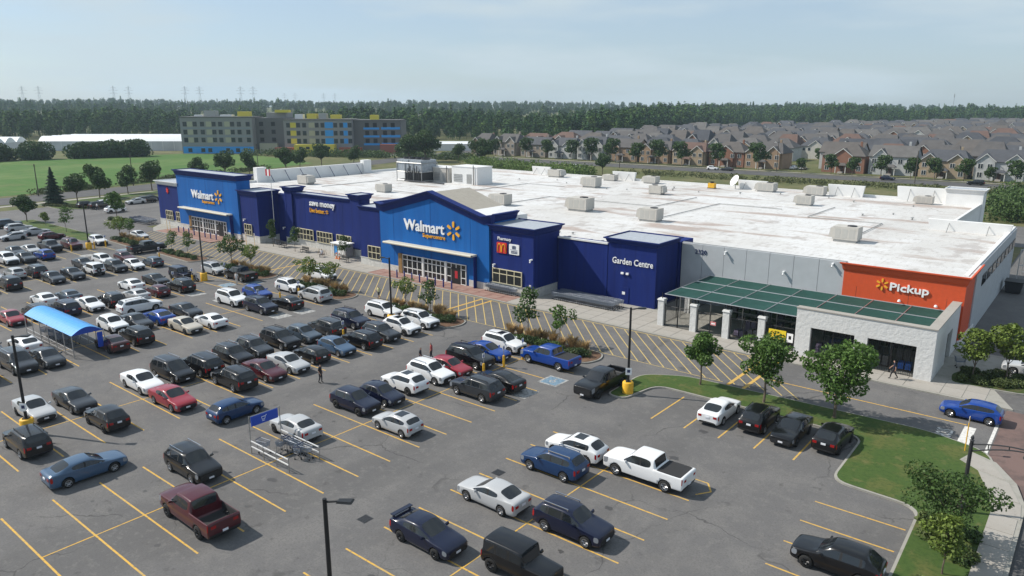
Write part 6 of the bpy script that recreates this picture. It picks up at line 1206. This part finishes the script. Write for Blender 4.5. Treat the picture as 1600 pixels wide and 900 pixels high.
for rw, y in enumerate(rows_y):
    xl = -232 - (y - 290) * .12 if y < 560 else -265 + (y - 560) * .30
    xr = .12 * 0 + 20 + (y - 290) * .03; x = xl + R.uniform(0, 6); step = (14.8 if rw < 3 else 13.2) if rw % 3 else 16.0
    while x < xr:
        gap = R.random() < .05 or (-102 < x < -86 and y < 345) or (-250 < x < -165 and y > 890)
        if not gap:
            kd = R.choice([0, 1, 1, 2, 3, 1]); wi = R.randrange(7); ri = R.choice([0, 0, 1, 1, 2, 1, 4, 4, 5, 0, 3, 0, 1, 2, 0, 5, 1]); rz = R.choice([0, 0, pi, pi / 2 if kd == 2 else 0]) if rw % 2 else R.choice([pi, 0, 0])
            yy = y + R.uniform(-2, 2)
            if cnt[0] < 300:
                src = (H1 if y < 420 else H0)[kd]; place_house(src, x, yy, rz, wi, ri, '%s house with %s roof in the %s row behind the street front' % (WALLN[wi], ROOFN[ri], RN[rw]) if RN[rw] != 'far' else '%s house with %s roof in the far rows before the woods' % (WALLN[wi], ROOFN[ri]), 'houses in the %s row, %s with %s roof' % (RN[rw], WALLN[wi], ROOFN[ri]), R.uniform(.88, 1.14)); cnt[0] += 1
            else: rest.append((x, yy, rz, kd, wi, ri))
        x += (step if kd != 2 else 12.0) * R.uniform(.95, 1.12) if not gap else 14
if rest:
    V = []; F = []; M = []
    for x, y, rz, kd, wi, ri in rest:
        for ch in KIDS[H0[kd]]:
            n = ch.name.split('.')[0]; mi = wi if n == 'wall' else 7 + ri if n == 'roof' else 13
            a = len(V); c, s = cos(rz), sin(rz); z0 = far_rise(x, y)
            V += [(x + v.co.x * c - v.co.y * s, y + v.co.x * s + v.co.y * c, z0 + v.co.z) for v in ch.data.vertices]
            for p in ch.data.polygons: F.append([a + i for i in p.vertices]); M.append(mi)
    me = bpy.data.meshes.new('far_houses'); me.from_pydata(V, [], F)
    for k, c in enumerate(WALLC): me.materials.append(mat('far_wall%d' % k, c, .9))
    for k, c in enumerate(ROOFC): me.materials.append(mat('far_roof%d' % k, c, .9))
    me.materials.append(MATS['house_trim']); me.polygons.foreach_set('material_index', M); tag(obj('far_houses', me), 'dense far rows of house roofs just before the woods', 'houses', kind='stuff')
for p in H2 + H1 + H0:
    for ch in KIDS[p]:
        for s in KIDS.get(ch, ()): bpy.data.objects.remove(s)
        bpy.data.objects.remove(ch)
    bpy.data.objects.remove(p)
# small garden trees between the houses
for k in range(85):
    y = R.choice([320, 368, 418, 470, 524, 582, 640]); tree('street', R.uniform(-240, 0) if y > 340 else R.uniform(-225, -5), y + R.uniform(-3, 3), 'small garden tree between the rows of houses', R.choice([DG, MG]), 'garden trees among the houses', R.uniform(.8, 1.2))
# ---------------------------------------------------------------- apartment block under construction
UX = Vector((cos(YAW), sin(YAW))); VX = Vector((-sin(YAW), cos(YAW)))
A0 = UX * -166 + VX * 378            # left front corner at ground, local axes u (right) and v (away)
apt = thing('apartment_block', 'grey four-storey apartment block under construction with yellow and blue panels', 'apartment block', (A0.x, A0.y, 0), YAW)
def abox(u0, u1, v0, v1, z0, z1, name, m, p=None): return MB().box(u0, v0, z0, u1, v1, z1).build(name, m, p or apt)
abox(0, 36, 0, 18, 0, 17.6, 'wing', 'apt_wall'); abox(35.9, 52, 5, 22, 0, 17.4, 'wing', 'apt_dark'); abox(52, 86, -1, 17, 0, 16.4, 'wing', 'apt_wall'); abox(86.02, 110, 3, 22, 0, 16.0, 'wing', 'apt_dark'); abox(41, 51, 8, 20, 17.4, 20.0, 'stair_tower', 'apt_wall')
for u0, u1, z1, m in ((0, 36, 17.6, 0), (52, 86, 16.4, 0), (86.1, 110, 16.0, 0)): abox(u0 - .3, u1 + .3, (-1.3 if u0 == 52 else -.3) if u0 < 86 else 2.7, 17, z1, z1 + .5, 'roof_edge', 'apt_dark')
for u0, u1, z0, z1, m in ((10, 16, 18.1, 21.0, 'grey_metal'), (27, 33, 18.1, 20.5, 'apt_yellow'), (46, 53, 20.0, 21.3, 'apt_yellow'), (56, 60, 16.9, 19.2, 'white_metal'), (62, 67, 16.9, 19.4, 'apt_yellow'), (74, 79, 16.9, 18.9, 'apt_yellow'), (94, 98, 16.5, 18.8, 'apt_yellow'), (5, 9, 18.1, 18.9, 'white_metal'), (18, 24, 18.1, 19.0, 'white_metal'), (68, 72, 16.9, 19.6, 'grey_metal')): abox(u0, u1, 6, 10, z0, z1, 'roof_shelter', m)
for row in range(3):
    z = 5.6 + 3.9 * row
    for u, yl in ((1.5, 0), (6.5, 1), (10.2, 0), (16, 1), (19.2, 0), (25.2, 1), (28.6, 0), (33, 0)):
        f = abox(u - .15, u + 1.95, -.08, -.005, z - .1, z + 2.2, 'window', 'apt_dark'); abox(u, u + 1.8, -.11, -.085, z, z + 2.1, 'pane', 'house_glass', f)
        if yl: abox(u - 3.0, u - .3, -.06, -.004, z - .2, z + 2.3, 'facade_panel', 'apt_cream')
    abox(.3, 35.7, -.05, -.003, z - 1.2, z - .7, 'facade_band', mat('apt_band', (.24, .28, .32), .8))
    for u, c in ((53.5, 0), (58.5, 1), (61.5, 0), (67.8, 1), (70.6, 0), (77.0, 2), (80.0, 0), (84.2, 2)):
        f = abox(u - .15, u + 1.85, -1.08, -1.005, z - .6, z + 1.7, 'window', 'apt_dark'); abox(u, u + 1.7, -1.11, -1.085, z - .5, z + 1.6, 'pane', 'house_glass', f)
        if c: abox(u - 3.2, u - .3, -1.06, -1.004, z - .7, z + 1.8, 'facade_panel', 'apt_yellow' if c == 1 and u < 60 else 'apt_cream' if c == 1 else 'apt_blue')
    abox(72.6, 76.6, -1.062, -1.006, z - .9, z + 2.0, 'facade_panel', 'apt_blue')
    for u in (92, 96, 101, 105): f = abox(u - .1, u + 1.9, 2.92, 2.995, z - .6, z + 1.6, 'window', 'black')
    abox(91, 99, 2.94, 2.998, z - 1.7, z - .7, 'facade_panel', 'apt_blue'); abox(100, 109.5, 2.94, 2.998, z - 1.7, z - .5, 'facade_panel', 'apt_blue')
    for u in (38, 44): abox(u, u + 2, 4.92, 4.995, z, z + 2, 'window', 'black')
abox(.5, 36.0, -.12, -.006, 0, 3.4, 'ground_panel', 'apt_blue')
for u in (3, 9.5, 13, 22, 27, 31): abox(u, u + 2, -.16, -.125, .6, 2.6, 'pane', 'house_glass')
abox(58, 78, -6, -1.2, 0, 4.6, 'site_hut', 'apt_yellow'); abox(80, 91, -5, -1.2, 0, 3.2, 'site_container', 'apt_red'); abox(48, 57, -5, -1, 0, 3.2, 'site_container', 'apt_red'); abox(38, 47, 3, 4.9, 0, 4.8, 'site_hut', 'apt_cream'); abox(100, 108, -3, 2.9, 0, 4.6, 'site_container', 'apt_red')
for k in range(5): abox(60.5 + 3.4 * k, 62.3 + 3.4 * k, -6.06, -6.005, 2.4, 3.6, 'pane', 'house_glass')
# plastic greenhouses
def greenhouse(u0, v0, L, spans, w, label, hw=5.0):
    p = UX * u0 + VX * v0; o = thing('greenhouse', label, 'greenhouse', (p.x, p.y, 0), YAW, 'plastic greenhouses')
    MB().box(0, 0, 0, L, spans * w, hw).build('side_wall', 'poly_wall', o)
    for s in range(spans):
        b = MB(); pr = [(s * w + w * k / 8, hw + .02 + 2.6 * sin(pi * k / 8)) for k in range(9)]
        for (ya, za), (yb, zb) in zip(pr, pr[1:]): b.face([(0, ya, za), (L, ya, za), (L, yb, zb), (0, yb, zb)])
        for x in (0, L): b.face([(x, y, z) for y, z in pr])
        ro = b.build('arched_roof', 'poly', o)
        if s == 0:
            for k in range(int(L / 6)): MB().box(6 * k, -.1, 0, 6 * k + .2, -.01, hw).build('wall_post', 'white_metal', o)
greenhouse(-252, 400, 82, 4, 9, 'long white plastic greenhouse left of the apartment block'); greenhouse(-345, 372, 82, 4, 9, 'nearer white plastic greenhouse at the left edge', 4.6)
wh = UX * -42 + VX * 400; o = thing('storage_shed', 'low white shed between the apartment block and the first houses', 'shed', (wh.x, wh.y, 0), YAW); MB().box(0, 0, 0, 26, 8, 3.6).build('wall', 'white_wall', o); MB().hexa([(-.3, -.3, 3.6), (26.3, -.3, 3.6), (26.3, 8.3, 3.6), (-.3, 8.3, 3.6)], [(0, 3.8, 4.8), (26, 3.8, 4.8), (26, 4.2, 4.8), (0, 4.2, 4.8)]).build('roof', 'poly', o)
# transmission pylons and poles
py = thing('pylon', 'x', 'pylon'); b = MB(); Hp = 52
lv = [(0, 4.5), (14, 3.2), (28, 2.0), (40, 1.2), (52, .5)]
for (z0, w0), (z1, w1) in zip(lv, lv[1:]):
    for sx in (-1, 1):
        for sy in (-1, 1): b.bar((sx * w0, sy * w0, z0), (sx * w1, sy * w1, z1), .13, 4)
        b.bar((sx * w0, -w0, z0), (-sx * w1, -w1, z1), .08, 4); b.bar((sx * w0, w0, z0), (-sx * w1, w1, z1), .08, 4)
b.build('lattice_tower', 'pylon', py)
for z, w in ((34, 9), (41, 11), (47, 7)): b = MB(); b.bar((-w, 0, z), (w, 0, z), .17, 4); b.bar((-w, 0, z), (0, 0, z + 2.5), .16, 4); b.bar((w, 0, z), (0, 0, z + 2.5), .16, 4); b.build('cross_arm', 'pylon', py)
PX = [60, 85, 198, 221, 306, 328, 390, 409, 456, 472, 515, 532]
for k, px_ in enumerate(PX):
    D_ = 1900 if px_ < 420 else 2900; u = (px_ - 800) / 1154 * D_; p = UX * u + VX * D_; lab = 'faint lattice power pylon on the horizon, %s from the left' % ORD[k]
    if k == 0: o = py; o.location = (p.x, p.y, far_rise(p.x, p.y)); o.rotation_euler = (0, 0, YAW + .3); o['label'] = lab; o['group'] = 'pylons on the horizon'
    else: copy_tree(py, (p.x, p.y, far_rise(p.x, p.y)), YAW + .3, lab, 'pylons on the horizon')
p = UX * 870 + VX * 1500; mt = thing('radio_mast', 'thin radio mast above the woods on the right', 'mast', (p.x, p.y, far_rise(p.x, p.y))); b = MB(); b.bar((0, 0, 0), (0, 0, 42), .5, 4, .3); b.build('mast', 'pylon', mt); b = MB(); b.box(-.8, -.8, 34, .8, .8, 40); b.build('antenna', 'pylon', mt)
def wood_pole(x, y, h, label):
    o = thing('utility_pole', label, 'pole', (x, y, 0), 0, 'utility poles'); MB().bar((0, 0, 0), (0, 0, h), .16, 7, .1).build('pole', 'wood_pole', o); MB().box(-.08, -.18, h - .6, .08, .18, h - .35).build('insulator_block', 'wood_pole', o)
for x, y, h, w in ((-222, 73, 8.5, 'dark pole at the meadow edge, far left'), (-229, 101, 9.5, 'dark pole at the meadow edge right of the spruce'), (-262, 164, 9, 'dark pole behind the left entrance roof'), (-97, 272, 12, 'tall grey pole beside the side street'), (-48.5, 257, 10, 'dark pole beside the residential road, right'), (-150, 250, 9, 'dark pole beside the residential road, middle')): wood_pole(x, y, h, w)
# chain-link gate frames by the rear right corner
for k, y in enumerate((119.5, 126.0)): o = thing('chain_link_fence', 'tall grey chain-link fence frame behind the right side wall, %s' % ('near' if k == 0 else 'far'), 'fence', (-8.6, y, 0)); b = MB(); [b.bar((x, 0, 0), (x, 0, 4.6), .06, 6) for x in (0, 1.6, 3.2)]; [b.bar((0, 0, z), (3.2, 0, z), .05, 6) for z in (.3, 2.4, 4.5)]; b.build('frame', 'galv', o)
MBn = thing('waste_container', 'dark waste container beside the right side wall', 'container', (-8.2, 112.5, 0)); MB().hexa([(-.8, -1.0, .15), (.8, -1.0, .15), (.8, 1.0, .15), (-.8, 1.0, .15)], [(-1.0, -1.2, 1.5), (1.0, -1.2, 1.5), (1.0, 1.2, 1.5), (-1.0, 1.2, 1.5)]).build('bin', 'dark_metal', MBn); MB().box(-1.05, -1.25, 1.5, 1.05, 1.25, 1.6).build('lid', 'black', MBn)

# ---------------------------------------------------------------- people
def person(x, y, rz, top, legs, hair, label, pose='walk', z=0., shorts=False, seat=False):
    V = {}; sk = dict(pelvis=(0, 0, .96, .15), waist=(0, 0, 1.10, .14), chest=(.01, 0, 1.32, .165), neck=(.02, 0, 1.49, .06), head=(.035, 0, 1.60, .095), crown=(.03, 0, 1.70, .085), nose=(.13, 0, 1.61, .018))
    st = {'walk': .26, 'stand': .05, 'sit': .0}[pose]
    for s, n in ((1, 'l'), (-1, 'r')):
        f = st * s; sk.update({n + 'sh': (0, s * .18, 1.41, .07), n + 'el': (-f * .5 - .02, s * .25, 1.14, .047), n + 'wr': (-f * .9 + .1, s * .24, .92, .035), n + 'palm': (-f * .95 + .13, s * .235, .85, .034), n + 'fin': (-f + .15, s * .23, .77, .018), n + 'thumb': (-f + .18, s * .215, .83, .013), n + 'hip': (0, s * .09, .9, .105)})
        if pose == 'sit': sk.update({n + 'kn': (.42, s * .12, .52, .07), n + 'an': (.45, s * .12, .09, .045), n + 'toe': (.62, s * .13, .04, .038)})
        else: sk.update({n + 'kn': (f * .55 + .04, s * .1, .5, .068), n + 'an': (f * .95 - (.1 if f < 0 else 0), s * .1, .09 + (.06 if f < -.1 else 0), .045), n + 'toe': (f * .95 + .16, s * .11, .04, .036)})
    if pose == 'sit': sk = {k: (v if k[1:] in ('kn', 'an', 'toe') else (v[0], v[1], v[2] - .42, v[3])) for k, v in sk.items()}
    names = list(sk); E_ = [('pelvis', 'waist'), ('waist', 'chest'), ('chest', 'neck'), ('neck', 'head'), ('head', 'crown'), ('head', 'nose')]
    for n in 'lr': E_ += [('chest', n + 'sh'), (n + 'sh', n + 'el'), (n + 'el', n + 'wr'), (n + 'wr', n + 'palm'), (n + 'palm', n + 'fin'), (n + 'palm', n + 'thumb'), ('pelvis', n + 'hip'), (n + 'hip', n + 'kn'), (n + 'kn', n + 'an'), (n + 'an', n + 'toe')]
    me = bpy.data.meshes.new('p'); me.from_pydata([sk[n][:3] for n in names], [(names.index(a), names.index(c)) for a, c in E_], []); o = bpy.data.objects.new('p', me); C.objects.link(o)
    o.modifiers.new('k', 'SKIN'); o.modifiers.new('s', 'SUBSURF').levels = 1
    for i, n in enumerate(names): v = me.skin_vertices[0].data[i]; v.radius = (sk[n][3], sk[n][3]); v.use_root = (n == 'pelvis')
    bpy.context.view_layer.update(); ev = bpy.data.meshes.new_from_object(o.evaluated_get(bpy.context.evaluated_depsgraph_get())); bpy.data.objects.remove(o)
    dz = .42 if pose == 'sit' else 0; ms = [mat('top_%s' % (top,), top, .9), mat('legs_%s' % (legs,), legs, .9), MATS['skin'], mat('hair_%s' % (hair,), hair, .8), MATS['black']]; ev.materials.clear(); [ev.materials.append(m) for m in ms]
    for p in ev.polygons:
        c = p.center; zz = c.z + dz; p.use_smooth = True
        arm = abs(c.y) > .205 and zz > .7
        if zz > 1.50: p.material_index = 3 if (zz > 1.66 or c.x < .0) else 2
        elif arm: p.material_index = 2 if zz < 1.2 else 0
        elif zz > .98: p.material_index = 0
        elif c.z < .1: p.material_index = 4
        elif shorts and c.z < .55: p.material_index = 2
        else: p.material_index = 1
    r_ = obj('person', ev, None, (x, y, z), rz); return tag(r_, label, 'person', 'people in view')
person(-12.6, 68.4, radians(185), (.012, .015, .035), (.02, .02, .025), (.02, .015, .012), 'person in dark clothes walking past the gated white block wall', 'walk', .135)
person(-51.0, 36.3, radians(20), (.012, .012, .014), (.015, .015, .02), (.02, .015, .01), 'person in a black jacket standing left of the navy SUV', 'stand')
person(-69.0, 58.5, radians(-80), (.55, .5, .28), (.02, .02, .022), (.4, .38, .35), 'person in a pale yellow top and black shorts on the hatched lane', 'walk', 0, True)
person(-47.6, 45.0, radians(30), (.02, .022, .03), (.05, .06, .09), (.015, .012, .01), 'person in dark top standing behind the red hatchback', 'stand')
person(-47.8, 46.6, radians(210), (.35, .06, .06), (.04, .04, .05), (.012, .01, .01), 'person in a red top beside the black SUV tailgate', 'stand')
person(-180.8, 71.0, radians(80), (.65, .65, .66), (.02, .022, .04), (.02, .015, .01), 'person in a white shirt walking at the far left lot', 'walk')
person(-89.8, 51.6, radians(-60), (.62, .6, .58), (.55, .5, .45), (.02, .015, .012), 'person in pale clothes beside the black pickup truck', 'stand')
person(-95.7, 69.9, radians(-70), (.6, .6, .62), (.03, .03, .035), (.012, .01, .01), 'person in a white top sitting beside the white kiosk', 'sit', .18)
o = thing('stool', 'small dark seat under the person beside the white kiosk', 'seat', (-95.75, 70.1, .135)); MB().box(-.3, -.25, .40, .3, .25, .46).build('seat', 'dark_metal', o); [MB().bar((sx, sy, 0), (sx, sy, .4), .025, 4).build('leg', 'dark_metal', o) for sx in (-.25, .25) for sy in (-.2, .2)]

# ---------------------------------------------------------------- haze
hz = MB(); hz.box(-3650, -3650, -1.5, 3650, 3650, 110); o = hz.build('haze', 'sign_white'); o.data.materials.clear(); hm = bpy.data.materials.new('haze_air'); hm.use_nodes = True; hn = hm.node_tree.nodes
hn.remove(hn['Principled BSDF']); pv_ = hn.new('ShaderNodeVolumePrincipled'); pv_.inputs['Color'].default_value = (.66, .83, 1.0, 1); pv_.inputs['Density'].default_value = HAZE; pv_.inputs['Anisotropy'].default_value = .2
hm.node_tree.links.new(pv_.outputs[0], hn['Material Output'].inputs['Volume']); o.data.materials.append(hm); tag(o, 'thin pale summer haze over the whole scene', 'haze', kind='stuff')
